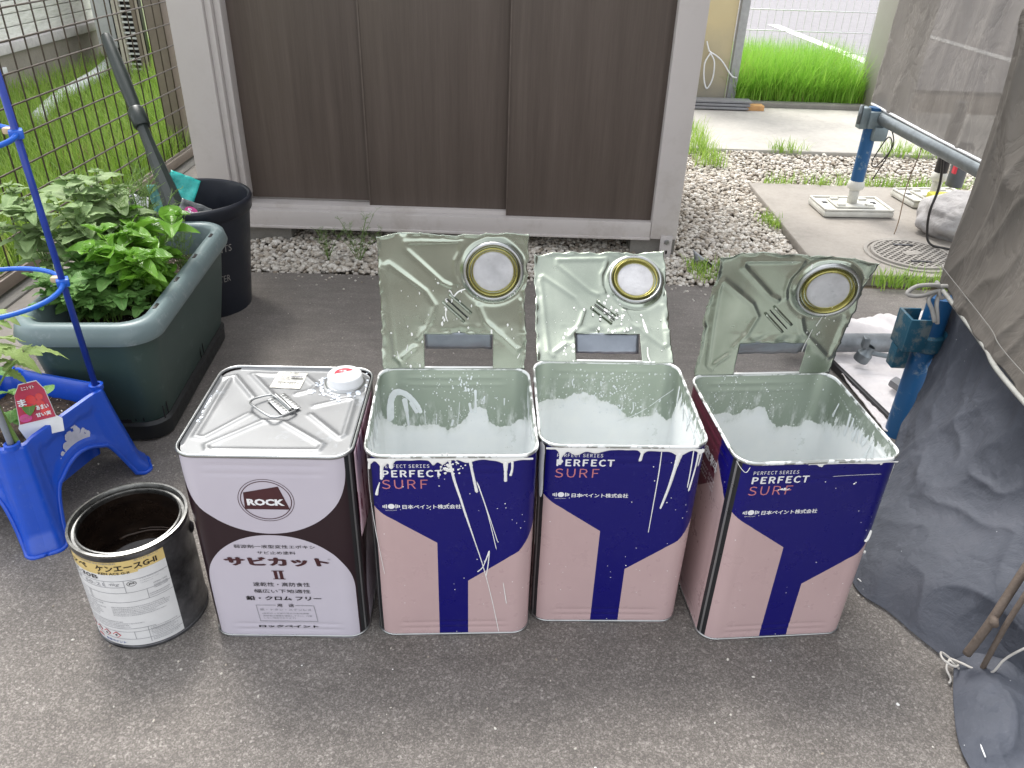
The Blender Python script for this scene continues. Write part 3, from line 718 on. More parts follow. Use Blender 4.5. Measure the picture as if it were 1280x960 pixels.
# white sack
def lump(name, c, r, mat, amp=.25, f=3.0, sub=4, seed=0, flat=True):
    bm = bmesh.new(); bmesh.ops.create_icosphere(bm, subdivisions=sub, radius=1)
    for v in bm.verts:
        d = 1 + amp * noise.noise(v.co * f + Vector((seed, 0, 0))) + amp * .4 * (1 - abs(noise.noise(v.co * f * 2.3 + Vector((0, seed, 0))))) - amp * .3
        p = Vector((v.co.x * r[0], v.co.y * r[1], v.co.z * r[2])) * d
        if flat: p.z = max(p.z, -r[2] * .55)
        v.co = p
    me = bpy.data.meshes.new(name); bm.to_mesh(me); bm.free(); me.polygons.foreach_set('use_smooth', [True] * len(me.polygons)); me.materials.append(mat)
    return link(name, me, None, None, c)
M_sack = plain('dusty_white_sack', (.36, .345, .34), .8, var=.25, nscale=14, bump=.006, bscale=40)
tag(lump('sack', (1.60, 2.73, .075), (.16, .15, .095), M_sack, .16, 2.2, 5, 3), 'dusty white cloth sack slumped on the slab by the grey sheet', 'sack')
M_cable = plain('black_cable', (.02, .018, .018), .5)
tag(MB().tube(spline([(1.324, 2.483, .352), (1.345, 2.5, .29), (1.365, 2.53, .232), (1.36, 2.53, .17), (1.385, 2.56, .10), (1.41, 2.56, .045), (1.47, 2.54, .035), (1.6, 2.50, .03)], 6), .0042, 6).build('power_cable', M_cable, None, True), 'thick black cable hanging from the pipe down to the white sack', 'cable')
tag(MB().tube(spline([(1.345, 2.66, .40), (1.33, 2.64, .375), (1.355, 2.70, .30), (1.345, 2.70, .20), (1.317, 2.63, .102), (1.30, 2.60, .06)], 6), .0018, 5).build('thin_wire', M_twig, None, True), 'thin brown wire dangling from the horizontal scaffold pipe', 'wire')
tag(MB().tube(spline([(1.31, 2.86, .36), (1.325, 2.84, .30), (1.30, 2.87, .22), (1.275, 2.86, .24), (1.30, 2.84, .33), (1.33, 2.86, .28), (1.31, 2.9, .16)], 6), .0022, 5).build('thin_cable', M_cable, None, True), 'thin dark cable looped beside the top of the far blue scaffold leg', 'cable')

# near blue upright beside the tarpaulin
np_ = empty('scaffold_upright', (.860, 1.455, 0), 0, 'near blue scaffold upright with a wedge bracket beside the last opened can', 'scaffold leg')
sm(MB().tube([(0, 0, .0), (0, 0, .335)], .0243, 24).build('tube', M_bpipe, np_))
M_brk = (lambda a: (a.set('Base Color', a.mix(a.mapr(a.noise(35, 5, .7), .5, .62), (.02, .10, .16), (.15, .19, .20))), a.m)[1])(Mat('worn_bracket_paint', rough=.5, metal=.3))
def wedge(zc, s):
    mb = MB()
    # U-shaped pocket
    mb.box((-.062, -.006, zc), (.006, .052, .072), .001); mb.box((-.043, -.034, zc), (.044, .005, .072), .001); mb.box((-.043, .022, zc + .0), (.044, .005, .072), .001)
    mb.box((-.030, -.006, zc - .03), (.02, .045, .02), .002); return mb
sm(wedge(.262, 1).build('wedge_pocket', M_brk, np_)); sm(MB().lathe([(.0245, .215), (.031, .22), (.031, .25), (.0245, .255)], 20).build('collar', M_brk, np_))
sm(MB().box((.045, -.018, .24), (.05, .02, .05), .004).build('wedge', M_brk, np_)); sm(MB().box((-.05, .0, .20), (.03, .03, .05), .003).build('lower_lug', M_brk, np_))

# drop cloth, pipe, tools
M_cloth = plain('pale_dust_cloth', (.72, .68, .67), .85, var=.12, nscale=10, bump=.001, bscale=300)
def cloth(u, v):
    x = .80 + .42 * u + (1 - v) * .05; y = 1.45 + .56 * v - .02 * math.sin(u * 7)
    x -= (1 - v) * 0.02
    h = .012 + .030 * max(0, noise.noise(Vector((x * 9, y * 22, 2)))) * (.4 + v) + .008 * abs(noise.noise(Vector((x * 25, y * 40, 5)))) + (.03 * math.exp(-((v - .96) / .06) ** 2)) * (.6 + .6 * noise.noise(Vector((x * 14, 0, 0))))
    if v > .97: h *= .35
    return Vector((x, y, h))
V, F = grid(110, 110, cloth); V, F = shell(V, F, .003)
tag(mk('dust_cloth', V, F, M_cloth), 'pale crumpled dust cloth spread on the asphalt behind the last opened can', 'cloth')
tag(sm(MB().box((.843, 1.58, .012), (.012, .40, .02), .003, Euler((0, 0, .18))).build('rubber_edge_strip', M_blacktx)), 'black edge strip along the cloth beside the last opened can', 'strip')
pp = sm(MB().lathe([(.020, -.34), (.0243, -.34), (.0243, .34), (.020, .34), (.020, -.34)], 24, M=Matrix.Translation((1.03, 1.80, .052)) @ Matrix.Rotation(PI / 2, 4, 'Y') @ Matrix.Rotation(-.06, 4, 'X')).build('steel_pipe', plain('scuffed_steel_pipe', (.20, .215, .225), .5, .5, var=.25, nscale=30)))
tag(pp, 'grey scaffold pipe lying across the dust cloth', 'pipe')
hm = empty('hammer', (.875, 1.725, .05), -.18, 'steel scaffolding hammer lying on the cloth against the grey pipe', 'hammer')
h_ = MB(); h_.lathe([(0, -.016), (.017, -.016), (.019, -.012), (.019, .006), (.013, .014), (.012, .03)], 20, M=Matrix.Rotation(.35, 4, 'Y')); h_.box((-.004, .0, .038), (.016, .022, .028), .004); sm(h_.build('head', M_galv, hm))
sm(MB().tube([(.012, 0, .01), (.10, -.004, .005), (.24, -.012, -.008)], [.006, .007, .0085], 10).build('handle', M_galv, hm))
tag(sm(MB().box((.925, 1.60, .035), (.06, .028, .02), .007, Euler((.1, .2, -.9))).build('scraper_handle', plain('grey_handle', (.18, .18, .185), .5))), 'short grey tool handle on the cloth beside the near blue upright', 'tool')
tag(MB().tube([(.99, 1.82, .09), (1.07, 1.90, .07)], .004, 6).build('metal_rod', M_dkpipe, None, True), 'thin metal rod lying behind the grey pipe', 'rod')

# ================================================================== SHEETS
def resample(rows, nu, nv):
    R = []
    for r in rows: R.append([Vector(q) for q in spline(r, 12)])
    cols = [spline([R[i][k] for i in range(len(R))], 12) for k in range(len(R[0]))]
    m1, m2 = len(cols), len(cols[0])
    def f(u, v):
        a = u * (m1 - 1); i = min(int(a), m1 - 2); a -= i; b = v * (m2 - 1); j = min(int(b), m2 - 2); b -= j
        return (cols[i][j] * (1 - a) + cols[i + 1][j] * a) * (1 - b) + (cols[i][j + 1] * (1 - a) + cols[i + 1][j + 1] * a) * b
    return f
def fold(p, amp, fr, seed=0, st=(1, 1, 1)):
    q = Vector((p.x * fr * st[0], p.y * fr * st[1], p.z * fr * st[2])) + Vector((seed, seed, 0))
    r = 1 - abs(noise.noise(q)) * 2.2; r2 = 1 - abs(noise.noise(q * 2.1 + Vector((9, 0, 0)))) * 2.2
    return amp * (max(r, 0) ** 2 + .5 * max(r2, 0) ** 2 + .5 * noise.noise(q * .6))
def sheet_surface(name, rows, nu, nv, mat, amp, fr, seed, nrm, st=(1, 1, 1), th=.0012, low=None, parent=None):
    f = resample(rows, nu, nv); nrm = Vector(nrm).normalized()
    def g(u, v):
        p = f(u, v); k = 1
        if low: k = low(u, v)
        return p + nrm * fold(p, amp, fr, seed, st) * k
    V, F = grid(nu, nv, g); V, F = shell(V, F, th); return mk(name, V, F, mat, parent)
def tarp_mat():
    a = Mat('slate_blue_canvas', rough=.75)
    n = a.noise(5, 5, .65); sc = a.noise(1, 5, .75, a.scaled((60, 60, 14)), dist=1.5)
    c = a.ramp(n, [(.32, (.042, .048, .064)), (.55, (.068, .075, .095)), (.75, (.092, .097, .118))])
    c = a.mix(a.mapr(sc, .6, .78, 0, .4), c, (.19, .20, .24)); c = a.mix(a.voro(45).lt(.035) * a.noise(8).gt(.56), c, (.45, .46, .48))
    a.set('Base Color', c); a.bump(a.noise(14, 5, .62, dist=.5), .010, .55); a.bump(a.noise(38, 5, .65, a.scaled((1, 1, .5)), dist=.8), .004, .5); a.bump(a.noise(60, 4, .6), .0016, .5); w_ = (a.noise(5.0, 4, .55, a.scaled((1, 1, .8)), dist=.25) - .5).ab(); a.bump(w_.mn(.045), .05, .55); return a.m
M_tarp = tarp_mat()
def mesh_mat(name, c1, c2, tr):
    a = Mat(name, rough=.7)
    n = a.noise(4, 5, .65); wv = a.noise(1, 4, .6, a.scaled((16, 16, 3)))
    cr = (a.noise(3.4, 5, .62, a.scaled((1, 1, .55)), dist=.5) - .5).ab(); cr2 = (a.noise(8, 5, .65, a.scaled((1, 1, .7)), dist=1.2) - .47).ab()
    c = a.ramp(n * .6 + wv * .4, [(.35, c1), (.68, c2)])
    c = a.mix(a.mapr(cr, .009, 0, 0, .28), c, tuple(x * 1.7 for x in c2)); c = a.mix(a.mapr(cr2, .006, 0, 0, .22), c, tuple(x * 1.7 for x in c2))
    a.set('Base Color', c); a.bump(cr.mn(.05), .06, .5); a.bump(cr2.mn(.05), .022, .5); a.bump(a.noise(30, 4, .6), .002, .4)
    t = a.t.nodes.new('ShaderNodeBsdfTransparent'); mx = a.t.nodes.new('ShaderNodeMixShader'); mx.inputs[0].default_value = tr
    a.t.links.new(a.p.outputs[0], mx.inputs[1]); a.t.links.new(t.outputs[0], mx.inputs[2]); a.t.links.new(mx.outputs[0], a.t.nodes['Material Output'].inputs[0]); return a.m
M_mesh1 = mesh_mat('grey_scaffold_mesh', (.100, .090, .079), (.145, .131, .117), .05); M_mesh2 = mesh_mat('sheer_scaffold_mesh', (.19, .175, .16), (.26, .24, .22), .30)
t = sheet_surface('tarpaulin', [
 [(0.905, 1.50, .36), (0.90, 1.355, .40), (.885, 1.218, .42), (.87, 1.039, .43), (.859, .875, .42), (.87, .6, .42)],
 [(0.87, 1.43, .20), (0.845, 1.266, .23), (.83, 1.127, .25), (.82, .965, .26), (.823, .791, .26), (.84, .52, .26)],
 [(0.80, 1.33, .07), (0.762, 1.16, .12), (.770, 1.02, .155), (.785, .89, .19), (.802, .736, .20), (.83, .45, .20)],
 [(.70, 1.20, .022), (0.655, 1.04, .05), (.672, .958, .07), (.706, .880, .09), (.755, .80, .12), (.80, .66, .15)],
 [(.64, 1.16, .004), (.597, .985, .004), (.634, .920, .004), (.691, .826, .004), (.74, .79, .004), (.80, .70, .004)]],
 190, 170, M_tarp, .013, 6.0, 2, (-1, -.3, .4), (1, 1, .7), low=lambda u, v: .25 + .75 * math.sin(PI * min(1, v * 1.05) * .98))
tag(t, 'slate blue canvas tarpaulin draped from under the grey mesh down to the asphalt', 'tarpaulin')
st_ = MB(); st_.tube([Vector(q) + Vector((-.004, -.006, .007)) for q in spline([(.607, .992, .006), (.642, .932, .006), (.693, .842, .006), (.71, .825, .01)], 8)], .0012, 5); st_.build('hem_stitch', M_white, t, True)
t2 = sheet_surface('tarpaulin', [
 [(.694, .822, .006), (.72, .82, .03), (.76, .81, .05), (.83, .80, .07), (.95, .78, .12)],
 [(.660, .750, .005), (.70, .76, .035), (.76, .76, .05), (.83, .76, .05), (.95, .74, .12)],
 [(.637, .690, .005), (.69, .70, .03), (.76, .71, .035), (.85, .70, .035), (.95, .68, .10)],
 [(.632, .648, .005), (.67, .655, .006), (.74, .66, .006), (.83, .65, .02), (.95, .62, .08)],
 [(.64, .60, .004), (.67, .63, .002), (.74, .645, .002), (.83, .63, .004), (.95, .58, .03)]], 100, 70, M_tarp, .008, 10, 5, (-.2, -.2, 1), low=lambda u, v: .3 + .7 * math.sin(PI * u * .9))
tag(t2, 'folded end of blue-grey canvas lying on the asphalt at the lower right corner', 'tarpaulin')
MB().tube([Vector(q) + Vector((.012, 0, .010)) for q in spline([(.694, .812, .006), (.666, .750, .008), (.648, .690, .008), (.643, .655, .006)], 8)], .0011, 5).build('hem_stitch', M_white, t2, True)
m1 = sheet_surface('mesh_sheet', [
 [(.90, 1.56, 1.6), (.86, 1.4, 1.6), (.84, 1.2, 1.6), (.82, .9, 1.6), (.80, .4, 1.6)],
 [(.875, 1.51, 1.0), (.86, 1.35, 1.0), (.85, 1.2, 1.0), (.83, .9, 1.0), (.80, .4, 1.0)],
 [(.860, 1.475, .65), (.855, 1.32, .65), (.85, 1.15, .65), (.82, .9, .65), (.80, .4, .65)],
 [(.845, 1.445, .372), (.835, 1.34, .366), (.812, 1.19, .366), (.787, 1.035, .364), (.76, .4, .36)]], 160, 170, M_mesh1, .014, 5, 8, (-1, -.3, 0), (1, 1.2, .5), low=lambda u, v: 1)
tag(m1, 'dark grey mesh sheet hanging nearest the camera at the right edge, corded along its hem', 'scaffold sheet')
M_seam = plain('seam_thread', (.17, .165, .155), .7)
rp = spline([(.842, 1.45, .372), (.832, 1.34, .366), (.809, 1.19, .366), (.784, 1.035, .364), (.757, .4, .36)], 12)
MB().tube([q + Vector((-.008, -.004, -.002)) for q in rp], .0042, 8).build('hem_rope', plain('grey_rope', (.30, .30, .28), .8, bump=.001, bscale=500), m1, True)
MB().tube([q + Vector((-.012, -.004, .035)) for q in rp], .0009, 5).build('seam_stitch', M_seam, m1, True)
kn = MB(); k0 = Vector((.836, 1.425, .365))
for pts in ([(0, 0, 0), (-.02, -.01, .012), (-.055, -.01, .008), (-.072, -.015, -.006), (-.05, -.02, -.008), (-.015, -.012, .0), (0, 0, 0)], [(0, 0, 0), (-.012, -.02, -.02), (-.008, -.03, -.045), (-.004, -.032, -.06)], [(0, 0, 0), (-.03, -.02, -.012), (-.022, -.03, -.032), (-.012, -.035, -.055)], [(-.01, -.01, .01), (.005, -.012, .01), (.012, -.01, -.004), (-.004, -.016, -.012), (-.012, -.012, .004)]):
    kn.tube(spline([k0 + Vector(p) for p in pts], 6), .0042, 7)
kn.build('tie_cord', plain('grey_cord', (.33, .32, .30), .8), m1, True)
def lowf(u, v): return .6
m2 = sheet_surface('mesh_sheet', [
 [(1.30, 3.0, 1.6), (1.32, 2.6, 1.6), (1.33, 2.2, 1.6), (1.35, 1.5, 1.6)],
 [(1.30, 3.02, .9), (1.315, 2.6, .9), (1.33, 2.2, .9), (1.35, 1.5, .9)],
 [(1.293, 3.01, .41), (1.31, 2.6, .405), (1.325, 2.2, .405), (1.35, 1.5, .40)]], 120, 90, M_mesh2, .016, 3.5, 11, (-1, 0, 0), (1, 1.3, .35), low=lowf)
tag(m2, 'sheer grey mesh sheet hanging behind the horizontal scaffold pipe', 'scaffold sheet')
MB().tube(spline([(1.285, 3.01, .41), (1.302, 2.6, .404), (1.317, 2.2, .404), (1.342, 1.5, .40)], 8), .005, 6).build('hem_cord', M_white, m2, True)
# stick and white wire on the canvas
br_ = MB(); br_.tube(spline([(.684, .795, .055), (.700, .800, .115), (.73, .822, .19), (.77, .85, .28)], 6), [.0062] * 19, 8); br_.tube(spline([(.713, .79, .02), (.709, .785, .06), (.716, .79, .13), (.735, .80, .22)], 6), .004, 7); br_.tube([(.703, .80, .125), (.694, .785, .13)], [.006, .006], 8)
tag(br_.build('dry_branch', plain('bark', (.11, .085, .068), .8, bump=.002, bscale=150), None, True), 'forked dry branch standing on the canvas fold at the lower right', 'branch')
wr = MB(); wr.tube(spline([(.682, .818, .018), (.69, .80, .028), (.70, .79, .03), (.715, .775, .04), (.725, .775, .07), (.74, .77, .10), (.78, .77, .13)], 6), .0018, 6)
for pts in ([(.682, .818, .018), (.668, .822, .026), (.662, .806, .030), (.676, .796, .026), (.688, .806, .020), (.682, .818, .018)], [(.682, .818, .018), (.672, .804, .012), (.674, .790, .006), (.668, .782, .005)], [(.68, .815, .018), (.690, .800, .014), (.684, .786, .010), (.690, .776, .008)]): wr.tube(spline(pts, 5), .0018, 6)
tag(wr.build('white_wire', plain('dirty_white_wire', (.45, .43, .40), .6), None, True), 'knotted dirty white wire tied at the canvas corner near the dry branch', 'wire')

# ================================================================== SQUARE CANS
W2, RC, H = .1175, .027, .349
FL = W2 - RC
PER = 8 * FL + 2 * PI * RC
def per(u, w2=W2, rc=RC):
    """perimeter point; u=0 at front centre, growing to +x"""
    fl = w2 - rc; arc = PI * rc / 2; P_ = 8 * fl + 4 * arc; u = (u + P_ * 4) % P_
    segs = [(fl, 0), (arc, 'c'), (2 * fl, 1), (arc, 'c'), (2 * fl, 2), (arc, 'c'), (2 * fl, 3), (arc, 'c'), (fl, 4)]
    ang = -PI / 2; pos = Vector((0, -w2)); 
    for l, k in segs:
        d = Vector((-math.sin(ang), math.cos(ang)))
        if u <= l + 1e-9:
            if k == 'c':
                n0 = Vector((math.cos(ang), math.sin(ang))); c = pos - n0 * rc; a = ang + u / rc
                return c + Vector((math.cos(a), math.sin(a))) * rc, Vector((math.cos(a), math.sin(a)))
            return pos + d * u, Vector((math.cos(ang), math.sin(ang)))
        if k == 'c':
            n0 = Vector((math.cos(ang), math.sin(ang))); c = pos - n0 * rc; ang += PI / 2; pos = c + Vector((math.cos(ang), math.sin(ang))) * rc
        else: pos = pos + d * l
        u -= l
    return Vector((0, -w2)), Vector((0, -1))
def bead(x, z):
    """pressed grooves of a side panel"""
    g = lambda d, s: math.exp(-(d / s) ** 2)
    q = 0
    ax = abs(x)
    if ax < .085:
        e = 1 if ax < .074 else max(0, (.085 - ax) / .011)
        q += e * (g(z - .0165, .0028) + .9 * g(z - .0285, .0028) + .8 * g(z - .331, .0028) + .7 * g(z - .317, .0028))
    if .045 < z < .30: q += .55 * g(ax - .082, .0035) * min(1, (z - .045) / .012, (.30 - z) / .012)
    return -.0011 * q
def us(n_flat=34, n_arc=8):
    arc = PI * RC / 2; L = []; u = 0
    for l, n in [(FL, n_flat // 2), (arc, n_arc), (2 * FL, n_flat), (arc, n_arc), (2 * FL, n_flat), (arc, n_arc), (2 * FL, n_flat), (arc, n_arc), (FL, n_flat // 2)]:
        for k in range(n): L.append(u + l * k / n)
        u += l
    return L
UU = us(); ZZ = sorted(set([0, .0035, .0036] + [.008 + .0022 * k for k in range(14)] + [.05 + .012 * k for k in range(21)] + [.30 + .0025 * k for k in range(17)] + [.3435, .3455]))
ZZ = [z for z in ZZ if z <= .3456]
_c = {}
def can_shell(inner):
    key = inner
    if key in _c: return _c[key]
    V = []; UV = []; n = len(UU)
    for z in ZZ:
        for u in UU:
            p, nn = per(u)
            side = round(u / (PER / 4)); x = u - side * PER / 4
            d = bead(x, z) + .0006 * noise.noise(Vector((p.x * 12, p.y * 12, z * 9)))
            if z < .003: d += .0008
            if inner: d -= .0007
            q = p + nn * d; V.append((q.x, q.y, z if not inner else max(z, .002)))
            uu = u if u <= PER / 2 else u - PER
            if inner:      # 0 at the back centre, + towards +x
                uu = -(uu - PER / 2) if uu > 0 else -(uu + PER / 2)
            UV.append((uu, z))
    F = []; LUV = []; m = len(ZZ)
    for j in range(m - 1):
        for i in range(n):
            i2 = (i + 1) % n; f = [j * n + i, j * n + i2, (j + 1) * n + i2, (j + 1) * n + i]
            uv = [UV[k] for k in f]
            us_ = [q[0] for q in uv]
            if max(us_) - min(us_) > PER / 2: uv = [(q[0] + PER if q[0] < 0 else q[0], q[1]) for q in uv]
            if inner: f = f[::-1]; uv = uv[::-1]
            F.append(f); LUV += uv
    _c[key] = (V, F, LUV); return _c[key]
def sweep_rim(z, off, r, n=8):
    mb = MB(); V = []; F = []; m = len(UU)
    for u in UU:
        p, nn = per(u)
        for k in range(n):
            a = 2 * PI * k / n; q = p + nn * (off + r * .8 * math.cos(a)); V.append((q.x, q.y, z + r * 1.15 * math.sin(a)))
    for i in range(m):
        for k in range(n): F.append((i * n + k, ((i + 1) % m) * n + k, ((i + 1) % m) * n + (k + 1) % n, i * n + (k + 1) % n))
    return mb.add(V, F)
def floor_poly(z):
    return [(*per(u, W2 - .001)[0], z) for u in UU]
def front(x, z): return (x, -W2 - .0007, z)
def front3(x, z, h): return (x, -W2 - .0005 - h, z)
def side3(u, z, h):
    p, nn = per(u); q = p + nn * (.0005 + h); return (q.x, q.y, z)
def inner3(x, z, h):   # x = perimeter distance from the back centre towards +x, on the inside
    p, nn = per(PER / 2 - x); q = p - nn * (.0012 + h); return (q.x, q.y, z)
def left_pt(y, z): return (-W2 - .0007, y, z)

def open_can(loc, rz, label, prof, matname):
    t = empty('opened_square_can', loc, rz, label, 'paint can', 'opened square cans in the row')
    V, F, UV = can_shell(False); body = mk('body', V, F, M_pink, t, True, uv=UV)
    V, F, UV = can_shell(True); mk('inner_wall', V, F, interior_mat(matname, prof), t, True, uv=UV)
    mk('can_bottom', floor_poly(.0022), [tuple(range(len(UU)))], M_paintg, t, False)
    sweep_rim(.3465, .0003, .0026).build('rim', M_rimw, t, True); sweep_rim(.0028, .0003, .0022).build('bottom_seam', M_tin, t, True)
    L = lambda s, b, m, **k: lettering(s, b, front, m, t, **k)
    FW = lambda t_: ''.join(chr(ord(ch) + 0xFEE0) if ch != ' ' else ' ' for ch in t_)
    L(FW('PERFECT   SERIES'), (-.094, -.030, .3280, .3338), M_whitetx, bold=.018, spacing=.66)
    L(FW('PERFECT'), (-.0935, -.0135, .3125, .3240), M_whitetx, bold=.055, spacing=.66)
    L(FW('SURF'), (-.0955, -.0330, .2920, .3080), M_coral, spacing=.66)
    L('日本ペイント株式会社', (-.069, .0125, .2565, .2640), M_whitetx, bold=.03)
    lg = MB(); el = [(.0048 * math.cos(a) - .0846, .0045 * math.sin(a) + .2612) for a in [2 * PI * k / 20 for k in range(20)]]
    lg.add([front(x, z) for x, z in el], [tuple(range(20))])
    for sx in (-1, 1):
        for k, hh in enumerate((.0036, .0028, .002)):
            cx = -.0846 + sx * (.0066 + .0023 * k); lg.add([front(cx - .0007, .2612 - hh), front(cx + .0007, .2612 - hh), front(cx + .0007, .2612 + hh), front(cx - .0007, .2612 + hh)], [(0, 1, 2, 3)])
    lg.build('logo', M_whitetx, t)
    L('NIPPON PAINT', (-.093, -.077, .2535, .2550), M_whitetx)
    lettering('塗料', (-.03, .035, .30, .318), lambda a, b: left_pt(-a * 1.0 - .02, b - .02), M_whitetx, t, bold=.03)
    for kk in range(3): lettering('PAINT SURF', (-.03, .035, .262 - .008 * kk, .266 - .008 * kk), lambda a, b: left_pt(-a - .02, b), M_whitetx, t)
    return t
def lid(t, T, Lt, seedv, skew, bend, splash, ca=None):
    """torn-open top, hinged on the back rim"""
    tr_ = math.radians(T); hw_, ht = .112, Lt; k_ = ht / .213
    O_ = Vector((0, W2 - .003, H - .001)); ex = Vector((1, 0, 0)); et = Vector((0, math.sin(tr_), math.cos(tr_))); en = Vector((0, -math.cos(tr_), math.sin(tr_)))
    cv = lambda x, y: Vector(((x - 550) / 440 * .112, (870 - y) / 770 * ht))
    segs = [[(165, 265), (380, 420), (435, 500), (400, 600), (330, 690)], [(165, 265), (148, 300), (185, 800), (215, 830)], [(165, 265), (150, 275)], [(265, 150), (600, 140), (590, 200), (560, 250), (560, 330), (575, 375)], [(265, 150), (265, 185), (480, 370), (530, 392)],
            [(700, 505), (740, 590), (935, 755), (965, 740), (970, 500), (960, 470)], [(520, 660), (470, 690)], [(300, 745), (230, 800)]]
    segs = [[cv(*q) for q in s] for s in segs]
    def sd_(p, a, b):
        ab = b - a; q = max(0, min(1, (p - a).dot(ab) / max(ab.length_squared, 1e-9))); return (p - a - ab * q).length
    rc_ = cv(785, 300); slot = cv(575, 520)
    def height(p):
        d = 9
        for s in segs:
            for a, b in zip(s[:-1], s[1:]): d = min(d, sd_(p, a, b))
        h = .0014 * math.exp(-(d / .0037) ** 2)
        r = (p - rc_).length
        h += .0045 / (1 + math.exp((r - .047) / .0015)) - .001 * math.exp(-((r - .052) / .004) ** 2)
        return h
    def P3(s, tt, h):
        x = s; 
        dz = bend(s / hw_, tt / ht) + h
        q = O_ + ex * (x + skew * tt) + et * tt + en * dz; return q
    nu, nv = 104, 98; hx0, hx1, hz0, hz1 = cv(365, 0).x, cv(790, 0).x, .003, cv(0, 668).y
    def edge(v, k):     # bites along the torn edge
        q = noise.noise(Vector((v * 11, k * 7, seedv))); return .0035 * max(0, q) ** 1.0 - .0016 * max(0, 1 - abs(noise.noise(Vector((v * 7, k * 3 + 5, seedv)))) * 9) + .004 * noise.noise(Vector((v * 3, k * 3, seedv)))
    V = []; keep = []
    us2 = [i / nu for i in range(nu + 1)]; vs2 = [j / nv for j in range(nv + 1)]
    for j, v in enumerate(vs2):
        for i, u in enumerate(us2):
            s = -hw_ + 2 * hw_ * u; tt = v * ht
            cs, ct = 2 * hw_ / nu, ht / nv
            inx = hx0 - cs * .5 < s < hx1 + cs * .5; inz = hz0 - ct * .5 < tt < hz1 + ct * .5
            if inz and abs(s - hx0) < cs * .5: s = hx0
            if inz and abs(s - hx1) < cs * .5: s = hx1
            if inx and abs(tt - hz1) < ct * .5: tt = hz1
            if inx and abs(tt - hz0) < ct * .5: tt = hz0
            p = Vector((s, tt)); h = height(p)
            # rough outline
            fe = max(0, 1 - (1 - u) / .06) if u > .5 else max(0, 1 - u / .06)
            if v > .03: s += (-1 if u > .5 else 1) * edge(v, 1 if u > .5 else 5) * (fe ** .5 if fe > 0 else 0)
            ft = max(0, 1 - (1 - v) / .06)
            if ft > 0: tt -= (edge(u, 9) + .004 * max(0, 1 - u / .12) * 1.4) * ft ** .5
            # pressed wall turned over along the cut edge
            rim = math.exp(-(min(u, 1 - u) / .018) ** 2) * .5 + math.exp(-((1 - v) / .02) ** 2) * .5
            h += .009 * rim * noise.noise(Vector((u * 9, v * 9, seedv + 4))) + .003 * rim + .0022 * noise.noise(Vector((u * 3.2, v * 3.2, seedv + 7)))
            hd = max(0, 1 - max(abs(s - (hx0 + hx1) / 2) / ((hx1 - hx0) * .75), abs(tt - hz1) / .02))
            h += .004 * hd * noise.noise(Vector((s * 60, tt * 60, seedv)))
            V.append(P3(s, tt, h)); 
    F = []
    for j in range(nv):
        for i in range(nu):
            sc_ = -hw_ + 2 * hw_ * (i + .5) / nu; tc_ = (j + .5) / nv * ht
            if hx0 < sc_ < hx1 and hz0 < tc_ < hz1: continue
            a = j * (nu + 1) + i; F.append((a, a + 1, a + nu + 2, a + nu + 1))
    used = sorted({i for f in F for i in f}); mp = {o_: n_ for n_, o_ in enumerate(used)}
    V = [V[i] for i in used]; F = [tuple(mp[i] for i in f) for f in F]
    V, F = shell(V, F, .0006); lp = mk('lid_panel', V, F, M_lid, t)
    # spout
    c3 = P3(rc_.x, rc_.y, .0062); B = Matrix(((ex.x, et.x, en.x, c3.x), (ex.y, et.y, en.y, c3.y), (ex.z, et.z, en.z, c3.z), (0, 0, 0, 1)))
    # follow the local slope of the bent lid
    e_ = .004; du = (P3(rc_.x + e_, rc_.y, 0) - P3(rc_.x - e_, rc_.y, 0)).normalized(); dv = (P3(rc_.x, rc_.y + e_, 0) - P3(rc_.x, rc_.y - e_, 0)).normalized(); dn = du.cross(dv).normalized(); dv = dn.cross(du)
    B = Matrix(((du.x, dv.x, dn.x, c3.x), (du.y, dv.y, dn.y, c3.y), (du.z, dv.z, dn.z, c3.z), (0, 0, 0, 1)))
    MB().lathe([(.0465, -.0012), (.0455, .0035), (.043, .0052), (.0405, .0035), (.0388, -.001), (.0378, -.002)], 56, M=B).build('spout_flange', M_tin, t, True)
    MB().lathe([(.0378, -.002), (.0375, .005), (.0368, .0065), (.0358, .0065), (.0350, .005), (.0346, -.001), (.0336, -.002), (.0325, .0005), (.0312, .001), (.0306, -.003)], 56, M=B).build('spout_ring', M_gold, t, True)
    MB().lathe([(.0312, -.004), (.0308, .0012), (.0296, .0016), (.020, .0013), (.008, .0016), (0, .0016)], 56, M=B).build('spout_cap', M_capw, t, True)
    # pressed handle seat: two raised strips
    for a_, b_ in (((522, 437), (655, 545)), ((480, 480), (612, 592)), ((505, 462), (632, 570))):
        a, b = cv(*a_), cv(*b_); pts = [P3(a.x + (b.x - a.x) * k / 6, a.y + (b.y - a.y) * k / 6, .002) for k in range(7)]
        MB().tube(pts, .0022 if a_ != (505, 462) else .0009, 8).build('handle_seat', M_lid if a_ != (505, 462) else M_blacktx, t, True)
    # the flap left in the cut opening
    fl_ = MB(); V_ = []; nn_ = 20
    for j in range(7):
        for i in range(nn_ + 1):
            s = hx0 + .001 + (hx1 - hx0 - .002) * i / nn_; v = j / 6
            V_.append(P3(s, hz1 + .002 - .031 * v + .0015 * noise.noise(Vector((s * 80, 0, seedv))), -.002 - .016 * v + .0022 * noise.noise(Vector((s * 40, v * 2, seedv + 2)))))
    F_ = [(j * (nn_ + 1) + i, j * (nn_ + 1) + i + 1, (j + 1) * (nn_ + 1) + i + 1, (j + 1) * (nn_ + 1) + i) for j in range(6) for i in range(nn_)]
    V_, F_ = shell(V_, F_, .0006); mk('cut_flap', V_, F_, M_flap, t)
